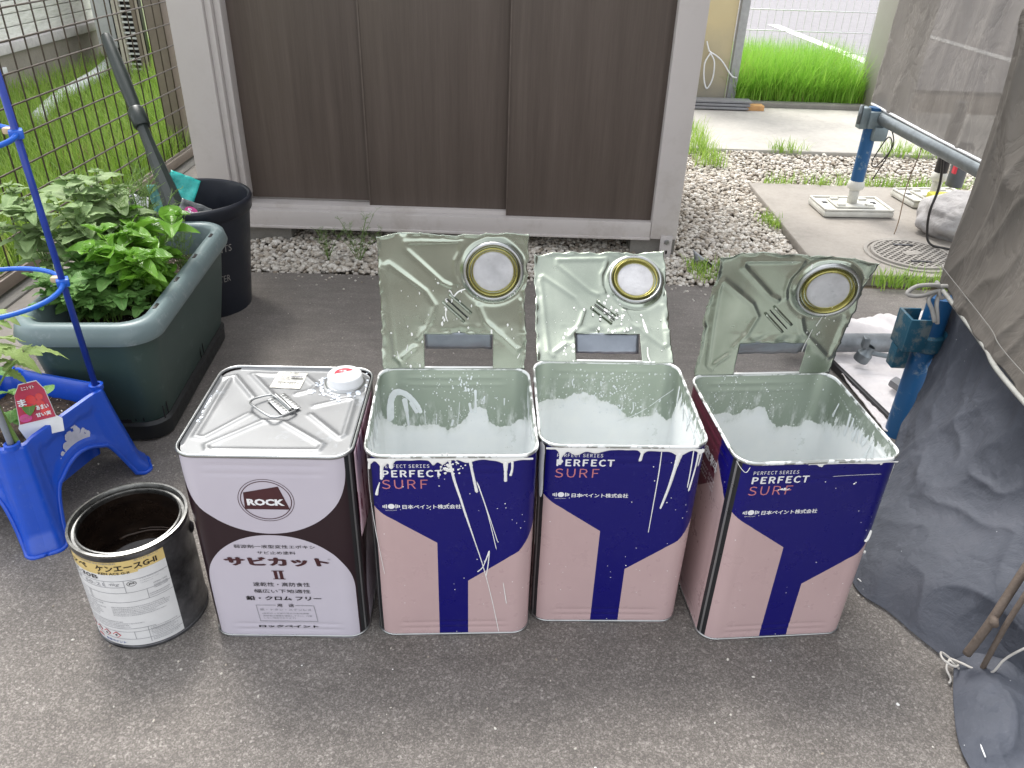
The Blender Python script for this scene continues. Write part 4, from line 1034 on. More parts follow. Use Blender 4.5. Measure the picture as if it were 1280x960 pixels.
    # hinge line edge
    pts = [P3(hx0 + (hx1 - hx0) * k / 10, .003, .001) for k in range(11)]; MB().tube(pts, .0016, 6).build('cut_edge', M_paint, t, True)
    # paint on the lid
    m3 = lambda x, z, h: P3(x, z, height(Vector((x, z))) + .0006 + h)
    sp = MB(); rs = random.Random(seedv)
    for cx, cz, sx, sz, n, r0 in splash['blobs']:
        for _ in range(n):
            x = rs.gauss(cx, sx); z = rs.gauss(cz, sz)
            if abs(x) > .104 or not (.002 < z < ht - .008): continue
            if hx0 - .002 < x < hx1 + .002 and z < hz1 + .002: continue
            if (Vector((x, z)) - rc_).length < .04: continue
            blob_add(sp, x, z, r0 * rs.uniform(.3, 1.0) ** 1.5, m3, asp=rs.uniform(.9, 2.2))
    for pts, wd in splash['strokes']: drip_add(sp, pts, wd, m3, .0007)
    if sp.V: tag(sp.build('paint_splatter', M_paint, t, True), kind='stuff')
    ed = MB()      # bright cut edge of the sheet
    return lp
M_flap = plain('outer_tinplate', (.24, .265, .30), .35, .6, var=.12, nscale=25)
M_pink = pink_can_mat('pink_navy_print')

# --- can A (left of the three)
prof = [(-.45, .33), (-.30, .335), (-.18, .31), (-.14, .28), (-.108, .252), (-.10, .2385), (-.0763, .238), (-.0375, .2412), (-.0044, .236), (.0179, .2508), (.0289, .2685), (.0509, .2685), (.0596, .2405), (.10, .2402), (.112, .257), (.14, .275), (.2, .315), (.30, .335), (.45, .33)]
cA = open_can((-.08534, .9649, 0), math.radians(3.6), 'opened pink and navy can beside the closed lilac can, long paint streaks on it', prof, 'inner_paint_first')
lid(cA, 9, .216, 3, 0.0, lambda a, b: .004 * a * a * b - .004 * math.sin(b * 3) + .005 * max(0, -a - .8) * 5 * .6,
    dict(blobs=[(-.01, .09, .03, .03, 26, .0022), (.035, .12, .02, .02, 10, .0016), (.09, .08, .01, .06, 12, .0018), (-.08, .04, .02, .04, 14, .0016), (0, .09, .08, .07, 22, .0011)],
         strokes=[([(-.004, .112), (.006, .125), (.018, .130)], .0022), ([(-.006, .128), (-.002, .118), (-.004, .108)], .0018), ([(-.012, .10), (-.013, .088), (-.010, .078)], .0016), ([(.058, .066), (.059, .058)], .0035), ([(-.087, .016), (-.09, .03)], .001), ([(-.075, .03), (-.073, .04)], .0012), ([(-.071, .004), (-.067, .0045)], .006), ([(.10, .018), (.104, .026)], .0012)]))
# --- can B (middle)
prof = [(-.45, .30), (-.30, .30), (-.18, .275), (-.12, .268), (-.067, .2775), (-.017, .285), (.0035, .2737), (.0336, .2557), (.058, .241), (.086, .2464), (.12, .246), (.15, .30), (.2, .325), (.30, .335), (.45, .33)]
cB = open_can((.15553, 1.001, 0), math.radians(2.1), 'middle opened pink and navy can, its pale bright lid leaning furthest back', prof, 'inner_paint_second')
lid(cB, 55, .212, 12, -.006, lambda a, b: -.006 * math.sin(b * 3) + .006 * max(0, abs(a) - .7) + .004 * a * b,
    dict(blobs=[(.015, .085, .012, .018, 46, .0028), (-.05, .08, .02, .02, 14, .002), (.03, .05, .05, .02, 12, .0018), (-.02, .09, .07, .06, 18, .001), (-.06, .02, .01, .012, 12, .003)],
         strokes=[([(.068, .085), (.071, .07), (.074, .056)], [.002, .0045, .004]), ([(.072, .03), (.071, .015), (.074, .002)], [.0015, .0025, .0018]), ([(.066, .094), (.067, .089)], .003)]))
# --- can C (right)
prof = [(-.45, .29), (-.30, .30), (-.16, .28), (-.10, .272), (-.07, .272), (-.0335, .271), (-.001, .283), (.018, .28), (.033, .257), (.069, .2436), (.1086, .2546), (.16, .285), (.22, .31), (.3, .33), (.45, .33)]
cC = open_can((.4133, .9801, 0), math.radians(6.0), 'rightmost opened pink and navy can, turned slightly, its dark lid curling beside the tarpaulin', prof, 'inner_paint_third')
lid(cC, -6, .210, 21, .035, lambda a, b: .016 * a * b * (1 if a > 0 else .4) - .012 * b * b - .010 * math.sin(b * 3.1) + .012 * max(0, a) ** 2 * b + .010 * max(0, -a - .55) * b,
    dict(blobs=[(.07, .10, .012, .04, 22, .0011), (.09, .15, .01, .03, 6, .0015), (0, .07, .08, .05, 10, .001)],
         strokes=[([(.078, .13), (.072, .11), (.066, .09)], .0012), ([(.062, .082), (.058, .06), (.056, .04)], .0009), ([(.028, .195), (.026, .188)], .0016)]))

# --- outside paint of the three cans
def wall_smears(mb, seed, n, z0, z1):
    r = random.Random(seed)
    for _ in range(n):
        u = r.choice((-1, 1)) * r.uniform(.145, .31); a = r.uniform(z0, z0 + .02); b = min(.343, r.uniform(a + .015, z1)); du = r.gauss(0, .006)
        drip_add(mb, [(u, a), (u + du * .5, (a + b) / 2), (u + du, b)], [r.uniform(.004, .010), r.uniform(.003, .008), r.uniform(.0015, .005)], inner3, .0005)
def nz(x, f, k): return noise.noise(Vector((x * f, k, 0)))
def lowA(x):
    z = .3405 + .0022 * nz(x, 60, 1)
    for c, s, d in ((-.093, .006, .012), (-.081, .004, .010), (-.0245, .004, .008), (-.012, .006, .008), (.0727, .012, .006), (.02, .01, .004), (-.108, .003, .006)): z -= d * math.exp(-((x - c) / s) ** 2)
    return z
mb = MB(); band_add(mb, -.112, .110, .3445, lowA, front3, .0010)
drip_add(mb, [(-.0929, .338), (-.0945, .322), (-.0954, .308)], [.006, .0042, .0046], front3); drip_add(mb, [(-.082, .338), (-.081, .326)], [.006, .004], front3)
drip_add(mb, [(-.109, .344), (-.111, .326)], [.003, .0034], front3); drip_add(mb, [(-.098, .304), (-.1015, .292), (-.1038, .281)], [.001, .003, .005], front3)
drip_add(mb, [(-.0245, .34), (-.0249, .333)], .0045, front3); drip_add(mb, [(.073, .338), (.0733, .32), (.0737, .303)], [.008, .0042, .0046], front3); drip_add(mb, [(.082, .338), (.0822, .325), (.080, .313)], [.004, .003, .004], front3)
drip_add(mb, [(-.003, .340), (.0035, .306), (.0115, .275), (.0175, .250), (.031, .198), (.0443, .1456), (.058, .078), (.0704, .004)], [.0028, .0038, .003, .0032, .0016, .0013, .0011, .001], front3, .0009)
drip_add(mb, [(.0245, .343), (.028, .320), (.0345, .284)], [.0045, .0035, .0046], front3); drip_add(mb, [(.034, .304), (.049, .25), (.0635, .178)], [.0012, .0011, .001], front3, .0006); drip_add(mb, [(.036, .300), (.052, .242), (.065, .193)], [.001, .001, .0012], front3, .0006)
drip_add(mb, [(.036, .1345), (.0443, .1456), (.0532, .1767)], [.0022, .0014, .0024], front3, .0006); drip_add(mb, [(.0532, .1767), (.0517, .15), (.0489, .1252)], [.0015, .0016, .0012], front3, .0006); drip_add(mb, [(.0746, .1126), (.0808, .0667)], [.0009, .0015], front3, .0006)
rs = random.Random(5)
for _ in range(34): blob_add(mb, rs.gauss(-.010, .006), rs.gauss(.328, .010), rs.uniform(.0006, .0028), front3)
for _ in range(18): blob_add(mb, rs.gauss(.012, .006), rs.gauss(.333, .006), rs.uniform(.0005, .002), front3)
for _ in range(16): blob_add(mb, rs.uniform(-.1, .1), rs.uniform(.12, .33), rs.uniform(.0004, .0009), front3)
drip_add(mb, [(-.118, .325), (-.120, .28), (-.113, .22), (-.106, .17), (-.101, .13)], [.001, .0012, .0018, .001, .0008], side3, .0007)
tag(mb.build('paint_drips', M_paint, cA, True), kind='stuff')
mi = MB(); drip_add(mi, [(-.108, .25), (-.106, .285), (-.097, .302), (-.082, .301), (-.069, .288), (-.058, .272)], [.016, .013, .012, .011, .010, .007], inner3, .0004)
drip_add(mi, [(-.082, .292), (-.079, .265), (-.077, .236)], [.010, .006, .003], inner3, .0004); drip_add(mi, [(-.06, .275), (-.056, .262)], [.008, .007], inner3, .0004); drip_add(mi, [(-.073, .285), (-.062, .262)], .006, inner3, .0004)
for pts, wd in (([(.033, .262), (.034, .285), (.0335, .308)], [.006, .003, .005]), ([(.027, .262), (.024, .283)], [.004, .005]), ([(.044, .285), (.049, .296)], .002), ([(.049, .296), (.0475, .28)], .0018), ([(.081, .292), (.081, .277)], [.003, .0025]), ([(.017, .314), (.0185, .304)], .003), ([(.022, .311), (.0225, .304)], .0035), ([(.008, .285), (.006, .258), (.004, .238)], .001), ([(-.03, .262), (-.031, .24)], .001), ([(-.05, .27), (-.049, .24)], .0011), ([(-.003, .25), (-.006, .236)], .004), ([(-.1, .312), (-.102, .309)], .003), ([(-.015, .29), (-.0155, .287)], .003), ([(-.093, .32), (-.0935, .317)], .002)): drip_add(mi, pts, wd, inner3, .0004)
for _ in range(110): blob_add(mi, rs.gauss(.01, .045), rs.uniform(.245, .342), rs.uniform(.0003, .0012), inner3, .0004, rs.uniform(1, 1.8))
for _ in range(25): blob_add(mi, rs.gauss(.012, .012), rs.gauss(.325, .008), rs.uniform(.0006, .0017), inner3, .0004, rs.uniform(1, 1.8))
wall_smears(mi, 1, 26, .285, .343); tag(mi.build('inner_splatter', M_paintg, cA, True), kind='stuff')
def lowB(x):
    z = .3408 + .002 * nz(x, 60, 4)
    for c, s, d in ((-.088, .005, .012), (-.068, .012, .010), (-.04, .012, .006), (.0243, .004, .006), (.077, .011, .008), (.105, .004, .006), (.05, .02, .002)): z -= d * math.exp(-((x - c) / s) ** 2)
    return z
mb = MB(); band_add(mb, -.110, .110, .3445, lowB, front3, .0010)
drip_add(mb, [(-.0885, .335), (-.0893, .325), (-.0895, .314)], [.005, .004, .005], front3); drip_add(mb, [(.0248, .342), (.0235, .33), (.0222, .322)], [.004, .0042, .005], front3)
drip_add(mb, [(.077, .338), (.0735, .31), (.069, .275), (.0618, .236)], [.010, .005, .004, .0032], front3); drip_add(mb, [(.0509, .342), (.0516, .30), (.0505, .23), (.0498, .19)], [.0012, .0016, .0013, .001], front3, .0006)
drip_add(mb, [(.105, .34), (.1035, .31), (.099, .268)], [.005, .0028, .0034], side3); drip_add(mb, [(.0955, .342), (.0962, .31), (.096, .275)], [.0016, .002, .0014], side3); drip_add(mb, [(.112, .34), (.108, .31)], [.004, .002], side3)
drip_add(mb, [(-.119, .343), (-.1195, .30), (-.117, .265), (-.1165, .247)], [.013, .013, .010, .004], side3, .0005); drip_add(mb, [(-.126, .24), (-.1265, .20), (-.124, .15)], [.0012, .0014, .001], side3, .0005)
for _ in range(14): blob_add(mb, rs.uniform(-.1, .1), rs.uniform(.1, .33), rs.uniform(.0004, .0011), front3)
tag(mb.build('paint_drips', M_paint, cB, True), kind='stuff')
mi = MB()
for _ in range(260): blob_add(mi, rs.gauss(.02, .05), rs.uniform(.255, .335) - .01 * rs.random(), rs.uniform(.0003, .0014), inner3, .0004, rs.uniform(1, 2))
for pts, wd in (([(-.048, .318), (-.052, .310)], .002), ([(-.052, .312), (-.05, .302)], .0018), ([(-.004, .312), (-.003, .302)], .002), ([(.018, .305), (.021, .298)], .002), ([(-.048, .305), (-.048, .297)], .0016), ([(.054, .272), (.056, .258), (.053, .248)], .002), ([(.033, .258), (.034, .245)], .003), ([(.03, .232), (.06, .246), (.09, .27), (.125, .31)], [.0012, .0014, .0012, .001])): drip_add(mi, pts, wd, inner3, .0005)
wall_smears(mi, 2, 20, .29, .335); tag(mi.build('inner_splatter', M_paintg, cB, True), kind='stuff')
mb = MB(); band_add(mb, -.02, .108, .3445, lambda x: .3425 + .0014 * nz(x, 70, 7) - .004 * math.exp(-((x + .002) / .004) ** 2) - .002 * math.exp(-((x - .07) / .02) ** 2), front3, .0009)
for x, z, r in ((-.0002, .3395, .002), (-.048, .3015, .0016), (-.044, .302, .0022), (-.053, .3005, .001), (.055, .307, .0016), (.057, .309, .001), (.012, .312, .0009), (-.035, .262, .0008), (.085, .34, .002), (.03, .3, .0007)): blob_add(mb, x, z, r, front3)
drip_add(mb, [(-.052, .3015), (-.042, .300), (-.037, .3025)], [.0012, .0018, .001], front3, .0006)
drip_add(mb, [(.10, .197), (.106, .20), (.108, .215)], [.003, .006, .003], side3, .003); drip_add(mb, [(.112, .172), (.115, .165)], .004, side3, .003); drip_add(mb, [(.118, .33), (.121, .30)], .002, side3)
drip_add(mb, [(.02, .321), (.05, .322), (.09, .3225)], [.0006, .0005, .0006], front3, .0003)
drip_add(mb, [(-.1, .34), (-.105, .33), (-.12, .342)], .001, side3, .0004)
tag(mb.build('paint_drips', M_paint, cC, True), kind='stuff')
mi = MB()
for _ in range(60): blob_add(mi, rs.gauss(.03, .05), rs.uniform(.26, .345), rs.uniform(.0003, .0011), inner3, .0004, rs.uniform(1, 1.8))
for k in range(24): blob_add(mi, -.062 + .004 * math.sin(k) - .0005 * k, .345 - .0032 * k, rs.uniform(.0004, .0012), inner3, .0004, 1.6); blob_add(mi, -.04 + .002 * math.sin(k * 2), .345 - .0028 * k, rs.uniform(.0003, .0009), inner3, .0004, 1.6)
for k in range(22): blob_add(mi, .15 + .006 * rs.random() + .004 * k, .33 - .001 * k * rs.random(), rs.uniform(.0005, .0014), inner3, .0004)
wall_smears(mi, 3, 22, .28, .33); tag(mi.build('inner_splatter', M_paintg, cC, True), kind='stuff')

# ================================================================== CLOSED LILAC CAN
M_lil = lilac_can_mat(); M_top = (lambda a: (a.set('Base Color', a.mix(a.mapr(a.noise(24, 5, .75, dist=.6), .58, .74, 0, .6), (.20, .205, .21), (.33, .36, .39))), a.set('Metallic', a.mapr(a.noise(24, 5, .75, dist=.6), .58, .74, .5, .1)), a.set('Roughness', a.mapr(a.noise(15, 4), .3, .7, .38, .5)), a.m)[3])(Mat('lilac_tin_top', metal=.7, rough=.33))
cR = empty('closed_square_can', (-.33326, .9505, 0), math.radians(1.6), 'closed lilac and dark brown square can with a silver top and white cap', 'paint can')
V, F, UV = can_shell(False); mk('body', V, F, M_lil, cR, True, uv=UV)
sweep_rim(.3465, .0006, .0026).build('rim', M_tin, cR, True); sweep_rim(.0028, .0003, .0022).build('bottom_seam', M_tin, cR, True)
E1 = [[(-.1131, .0853), (-.095, .094), (-.0512, .0336)], [(-.1, .085), (-.1025, -.0699), (-.09, -.0735), (-.045, -.012)], [(-.0764, -.1), (-.081, -.09), (-.0198, -.0289), (.0077, -.0304), (.075, -.085), (.0716, -.0986), (-.07, -.1)], [(.0434, -.0113), (.095, -.0672), (.1, -.06), (.1, .03), (.09, .035), (.045, .012)], [(-.07, .1), (-.02, .035), (-.005, .03)], [(-.07, .1), (.01, .1), (.035, .07), (.03, .055), (.012, .045)]]
E1 = [[Vector(q) for q in s] for s in E1]
def topz(x, y):
    p = Vector((x, y)); d = 9
    for s in E1:
        for a, b in zip(s[:-1], s[1:]):
            ab = b - a; q = max(0, min(1, (p - a).dot(ab) / ab.length_squared)); d = min(d, (p - a - ab * q).length)
    r = (p - Vector((.079, .076))).length
    return .3435 + .0024 * math.exp(-(d / .0040) ** 2) + .0024 / (1 + math.exp((r - .036) / .0012)) - .001 * math.exp(-((r - .038) / .003) ** 2) + .0008 * noise.noise(Vector((x * 18, y * 18, 1)))
n_ = 100; V = []; half = W2 - .0025
for j in range(n_ + 1):
    for i in range(n_ + 1):
        x = -half + 2 * half * i / n_; y = -half + 2 * half * j / n_
        # square to rounded square
        cx_, cy_ = abs(x) - (half - RC), abs(y) - (half - RC)
        if cx_ > 0 and cy_ > 0:
            l = math.hypot(cx_, cy_); m_ = max(cx_, cy_); k = m_ / l if l > 0 else 1
            x = math.copysign(half - RC + cx_ * k, x); y = math.copysign(half - RC + cy_ * k, y)
        e = min(half - abs(x), half - abs(y)); z = topz(x, y)
        if e < .0001: z = .3475
        V.append((x, y, z))
F = [(j * (n_ + 1) + i, j * (n_ + 1) + i + 1, (j + 1) * (n_ + 1) + i + 1, (j + 1) * (n_ + 1) + i) for j in range(n_) for i in range(n_)]
mk('top_panel', V, F, M_top, cR, True)
cc = Matrix.Translation((.079, .076, .3455))
cap = MB().lathe([(.0275, 0), (.0275, .004), (.0262, .006), (.0262, .015), (.0245, .0175), (.018, .0182), (.017, .0175), (0, .0175)], 48, M=cc).build('spout_cap', M_white, cR, True)
MB().lathe([(.031, -.001), (.0305, .003), (.028, .0035)], 40, M=cc).build('spout_flange', M_tin, cR, True)
arc = [(.079 + .0155 * math.cos(a), .076 + .0155 * math.sin(a), .3634) for a in [math.radians(40 + 150 * k / 20) for k in range(21)]]
mk('cap_print', arc, [tuple(range(21))], M_redtx, cap, False)
ct = lambda x, y: (.079 + x, .076 + y, .3638)
lettering('注意', (-.009, .002, .004, .0088), ct, M_whitetx, cap, bold=.03); lettering('ご使用前に', (-.008, .012, -.0015, .0013), ct, M_redtx, cap)
for k in range(2): lettering('よくかきまぜて下さい', (-.010, .014, -.005 - .0035 * k, -.003 - .0035 * k), ct, M_coral, cap)
# handle: bent clip and wire bail
hd = Matrix.Translation((.0, .012, .3475)) @ Matrix.Rotation(math.radians(-50), 4, 'Z')
pl_ = MB(); pl_.box((0, -.0095, 0), (.050, .011, .0012), .0003); pl_.box((0, .0095, .0), (.050, .009, .0012), .0003)
vv = []; 
for k in range(9):
    a = PI * k / 8; vv.append((math.cos(a) * .0042, math.sin(a) * .0048))
V = [(x, yy, zz) for x in (-.025, .025) for yy, zz in vv] ; F = [(k, k + 1, 9 + k + 1, 9 + k) for k in range(8)]; pl_.add(V, F)
for sy in (-1, 1):
    for k in range(6): pl_.box((-.021 + .0084 * k, sy * .0098, .0009), (.0012, .0085, .0012), .0003)
pl_.V = [tuple(hd @ Vector(v)) for v in pl_.V]; sm(pl_.build('handle_clip', M_tin, cR))
W_ = [(-.030, .0, .002), (-.034, -.010, .003), (-.036, -.026, .004), (-.030, -.036, .005), (-.018, -.039, .006), (.014, -.039, .006), (.026, -.036, .005), (.031, -.026, .004), (.031, -.010, .003), (.029, .0, .002), (.02, 0, .0022), (0, 0, .0022), (-.02, 0, .0022), (-.030, 0, .002)]
hd2 = Matrix.Translation((.0, .012, .3475)) @ Matrix.Rotation(math.radians(-42), 4, 'Z')
MB().tube([hd2 @ Vector(q) for q in spline(W_, 5)], .0017, 8).build('handle_wire', M_tin, cR, True)
lb = [(-.0307, .1085), (.0157, .1045), (.013, .058), (-.0337, .0605)]
V, F = grid(16, 16, lambda u, v: (lambda q: (q.x, q.y, max(topz(q.x, q.y), .344) + .0006 + .0006 * noise.noise(Vector((u * 3, v * 3, 0)))))((Vector(lb[3]).lerp(Vector(lb[2]), u)).lerp(Vector(lb[0]).lerp(Vector(lb[1]), u), v)))
sl = mk('sticker', V, F, plain('cream_paper', (.55, .54, .49), .6, var=.06), cR)
st3 = lambda x, y: (x, y, .3478)
for s, b in (('ロット 4M', (-.022, .002, .096, .102)), ('23-08  サビ', (-.022, .006, .082, .091)), ('PDF 1027 x', (-.022, .010, .066, .072))): lettering(s, b, st3, M_blacktx, sl)
mk('sticker_band', [(-.026, .078, .3477), (.004, .0765, .3477), (.004, .0785, .3477), (-.026, .080, .3477)], [(0, 1, 2, 3)], M_greyt, sl, False); mk('sticker_block', [(-.008, .087, .3477), (.011, .086, .3477), (.011, .0915, .3477), (-.008, .0925, .3477)], [(0, 1, 2, 3)], M_greyt, sl, False)
mb = MB(); t3 = lambda x, y, h: (x, y, topz(x, y) + .0004 + h)
for _ in range(60):
    a = rs.uniform(0, 2 * PI); r = rs.gauss(.040, .005); blob_add(mb, .079 + r * math.cos(a), .076 + r * math.sin(a), rs.uniform(.001, .004), t3, .0004)
for _ in range(26): blob_add(mb, rs.gauss(-.112, .002), rs.gauss(.0, .03), rs.uniform(.0008, .003), t3, .0004)
blob_add(mb, .03, .05, .005, t3); blob_add(mb, .035, .053, .003, t3)
mb.V = [v if abs(v[0]) < half - .001 and abs(v[1]) < half - .001 else (max(-half + .001, min(half - .001, v[0])), max(-half + .001, min(half - .001, v[1])), v[2]) for v in mb.V]
tag(mb.build('paint_smears', plain('bluish_smear', (.60, .66, .74), .4), cR, True), kind='stuff')
L = lambda s, b, m, **k: lettering(s, b, front, m, cR, **k)
ringpoly('emblem_ring', -.0025, .2722, .0385, .0370, .0008, front, M_maroon, cR); ringpoly('emblem_ring', -.0025, .2722, .0352, .0336, .0012, front, M_maroon, cR)
flatpoly('emblem_shape', [(-.0335, .2565), (.0285, .2565), (.0165, .2968), (-.0320, .2858)], front, M_maroon, cR)
lettering('ROCK', (-.0290, .0225, .2635, .2752), lambda a, b: (a, -W2 - .0011, b), M_whitetx, cR, bold=.05, name='emblem_lettering')
L('弱溶剤一液型変性エポキシ', (-.0600, .0555, .1840, .1905), M_blacktx, bold=.008); L('サビ止め塗料', (-.0285, .0265, .1725, .1785), M_blacktx, bold=.008)
L('サビカット', (-.0765, .0715, .1500, .1665), M_maroon, bold=.075, shear=-.12); L('®', (.0715, .0755, .1625, .1655), M_greyt)
for x0 in (-.0095, -.0015): 
    flatpoly('numeral', [(x0 + .0005, .1235), (x0 + .0055, .1235), (x0 + .0045, .1405), (x0 - .0005, .1405)], front, M_maroon, cR)
flatpoly('numeral', [(-.0115, .1235), (.0065, .1235), (.0065, .1248), (-.0115, .1248)], lambda a, b: (a, -W2 - .0010, b), M_maroon, cR); flatpoly('numeral', [(-.0125, .1395), (.0055, .1395), (.0055, .1408), (-.0125, .1408)], lambda a, b: (a, -W2 - .0010, b), M_maroon, cR)
L('速乾性・高防食性', (-.0430, .0405, .1085, .1168), M_blacktx, bold=.008); L('幅広い下地適性', (-.0430, .0400, .0950, .1025), M_blacktx, bold=.008)
L('鉛・クロム フリー', (-.0570, .0545, .0798, .0885), M_blacktx, bold=.035); L('用　途', (-.0130, .0120, .0655, .0725), M_blacktx, bold=.015)
L('鉄・トタン・ステンレス', (-.0400, .0375, .0575, .0620), M_greyt, bold=.01)
L('(亜鉛めっき面の場合は素地調整', (-.0375, .0330, .0500, .0532), M_greyt); L('塗装後は種類を確認し下さい。付着', (-.0370, .0370, .0450, .0482), M_greyt); L('しない場合があります)', (-.0360, .0120, .0400, .0432), M_greyt)
for a, b in (((-.0445, .0692), (-.0150, .0692)), ((.0140, .0688), (.0420, .0688)), ((-.0445, .0692), (-.0420, .0350)), ((.0420, .0688), (.0450, .0350)), ((-.0420, .0350), (.0450, .0350))):
    d = Vector(b) - Vector(a); nrm = Vector((-d.y, d.x)).normalized() * .0004; A_, B_ = Vector(a), Vector(b)
    flatpoly('frame_line', [A_ - nrm, B_ - nrm, B_ + nrm, A_ + nrm], front, M_greyt, cR)
L('ロックペイント', (-.0455, .0445, .0215, .0262), M_blacktx, bold=.06)
# sagging sheet on the right side
def sideway(y, z, off=.0): return (W2 + .0012 + off, y, z)
V, F = grid(18, 22, lambda u, v: Vector((W2 + .003 + .006 * (1 - v) * u + .003 * math.sin(u * 5) * (1 - v), -.100 + .16 * u, .343 - .150 * (1 - v) ** 1 * (1 - .25 * u))))
V, F = shell(V, F, .0004); sl2 = mk('side_sheet', V, F, (lambda a: (a.set('Base Color', a.mix(a.noise(1, 4, .7, a.scaled((1, 90, 9))).gt(.55), (.55, .40, .46), (.16, .03, .07))), a.m)[1])(Mat('printed_magenta_sheet', rough=.6)), cR)

# ================================================================== ROUND TIN
tin = empty('round_tin', (-.563, .882, 0), 0, 'open round tin with a dark dried inside and a yellow and white label', 'paint tin')
TR, TH = .0815, .188
M_rimd = plain('worn_rim_tin', (.20, .20, .195), .3, .95, var=.3, nscale=60)
sm(MB().lathe([(0, .003), (TR - .004, .003), (TR - .002, 0), (TR + .0012, .0005), (TR + .0014, .005), (TR, .006), (TR, TH - .012), (TR + .0012, TH - .010), (TR + .0018, TH - .004), (TR, TH)], 96).build('body', M_darktin, tin), 50)
sm(MB().lathe([(TR + .0006, TH - .004), (TR + .0022, TH - .001), (TR + .0016, TH + .0015), (TR - .002, TH + .002), (TR - .0035, TH - .002), (TR - .004, TH - .006), (TR - .0075, TH - .0065), (TR - .0085, TH - .0025), (TR - .0105, TH - .002), (TR - .0115, TH - .005), (TR - .0112, TH - .010)], 96).build('rim', M_rimd, tin), 60)
M_ind = (lambda a: (a.set('Base Color', a.ramp(a.noise(1, 5, .7, a.scaled((14, 14, 40))), [(.35, (.010, .006, .005)), (.6, (.035, .022, .015)), (.78, (.11, .08, .06))])), a.set('Roughness', a.mapr(a.noise(25, 4), .3, .7, .12, .5)), a.bump(a.noise(30, 4), .002, .5), a.m)[3])(Mat('dark_varnish_residue', rough=.2, coat=.5))
MB().lathe([(TR - .0112, TH - .010), (TR - .003, TH - .014), (TR - .003, .090), (TR - .005, .083), (TR - .006, .079), (0, .078)], 96).build('inside', M_ind, tin, True)
rr = MB()
for a0, a1, z, w_ in ((.6, 2.4, .096, .0022), (.9, 2.0, .102, .0014), (-.4, .5, .094, .0016)):
    pts = [((TR - .004) * math.cos(a0 + (a1 - a0) * k / 20), (TR - .004) * math.sin(a0 + (a1 - a0) * k / 20), z + .002 * noise.noise(Vector((k * .6, z * 100, 0)))) for k in range(21)]; rr.tube(pts, w_, 5)
rr.build('dried_ring', plain('dried_varnish', (.09, .06, .045), .25), tin, True)
def cyl(a_deg, z, off=.0007):
    a = math.radians(a_deg); return ((TR + off) * math.sin(a), -(TR + off) * math.cos(a), z)
def wrap(a0, a1, z0, z1, mat, off, name='label_sheet'):
    n = 40; V = []; 
    for k in range(n + 1):
        a = a0 + (a1 - a0) * k / n; V += [cyl(a, z0, off), cyl(a, z1, off)]
    return mk(name, V, [(2 * k, 2 * k + 2, 2 * k + 3, 2 * k + 1) for k in range(n)], mat, tin)
M_lab = plain('label_paper', (.66, .66, .66), .5, var=.05); M_yel = plain('yellow_print', (.66, .50, .20), .5, var=.06)
wrap(-72, 55.5, .008, .1565, M_lab, .0005); wrap(-72, 55.5, .1566, .1795, M_yel, .0005); wrap(-72, 28, .1535, .1566, M_yel, .0007)
# keep measured positions: angle and height scaled to the drawn label
C2 = lambda a, z: cyl(a, z, .0011)
TL = lambda s, b, m=M_blacktx, **k: lettering(s, b, C2, m, tin, **k)
TL('溶剤型セラミック変性弱溶剤系非水分散形塗料', (-60, 10, .1730, .1765), M_greyt, bold=.01); TL('防カビ剤入り', (27, 50, .1735, .1768), M_greyt, bold=.01)
TL('ニッペ', (-58, -22, .1605, .1700), bold=.03); TL('ケンエースG-II', (-11, 47, .1600, .1710), bold=.035); TL('KEN ACE G-II', (-10, 20, .1535, .1578), bold=.02)
TL('L22-30B', (-58, -12, .1440, .1515), bold=.005); TL('1568  50-21', (-57, -8, .1310, .1370), M_greyt); TL('4kg', (-3, 8, .1310, .1375), M_greyt, shear=.3)
ringpoly('stamp_ring', 0, 0, 1, 1, .12, lambda x, z: C2(19 + 4.6 * x, .1335 + .0048 * z), M_blacktx, tin, 24); TL('JIS', (16, 22, .1315, .1358), bold=.02)
for k in range(3): TL('日本産業規格 JIS K 5670', (27, 27 + 24 - 6 * k, .1385 - .004 * k, .1400 - .004 * k), M_greyt)
for k in range(3): TL('危険等級III 火気厳禁', (38, 52, .1225 - .0045 * k, .1250 - .0045 * k), M_greyt)
def rule(a0, z0, a1, z1, w_=.00035):
    n = 14; V = []
    if abs(a1 - a0) > .5:
        for k in range(n + 1):
            a = a0 + (a1 - a0) * k / n; z = z0 + (z1 - z0) * k / n; V += [C2(a, z - w_), C2(a, z + w_)]
    else:
        n = 1; V = [C2(a0 - .25, z0), C2(a0 + .25, z0), C2(a0 - .25, z1), C2(a0 + .25, z1)]; mk('rule_line', V, [(0, 1, 3, 2)], M_greyt, tin, False); return
    mk('rule_line', V, [(2 * k, 2 * k + 2, 2 * k + 3, 2 * k + 1) for k in range(n)], M_greyt, tin, False)
for z, a0, a1 in ((.1405, -70, 55), (.1285, -70, 12), (.1170, -70, 55), (.0985, -70, 55), (.0370, -70, 55), (.0215, -70, 55), (.0440, -70, 30)): rule(a0, z, a1, z)
for a, z0, z1 in ((-7, .1285, .1405), (12, .1170, .1405), (31, .0985, .1170), (-30, .0985, .1170), (-28, .0985, .1170), (8, .0215, .0370), (22, .0130, .0440)): rule(a, z0, a, z1)
def texture_rows(a0, a1, z0, z1, n, seed):
    r = random.Random(seed); pool = '塗装仕様希釈率乾燥時間標準使用量厚膜形下塗上中間換気十分注意保管場所子供手届屋外内用途成分容量製造番号'
    for k in range(n):
        z = z1 - (z1 - z0) * (k + .5) / n; h = (z1 - z0) / n * .30
        s = ''.join(r.choice(pool) for _ in range(max(6, int((a1 - a0) / 2.2)))); TL(s, (a0, a0 + (a1 - a0) * r.uniform(.72, 1), z - h, z + h), M_greyt)
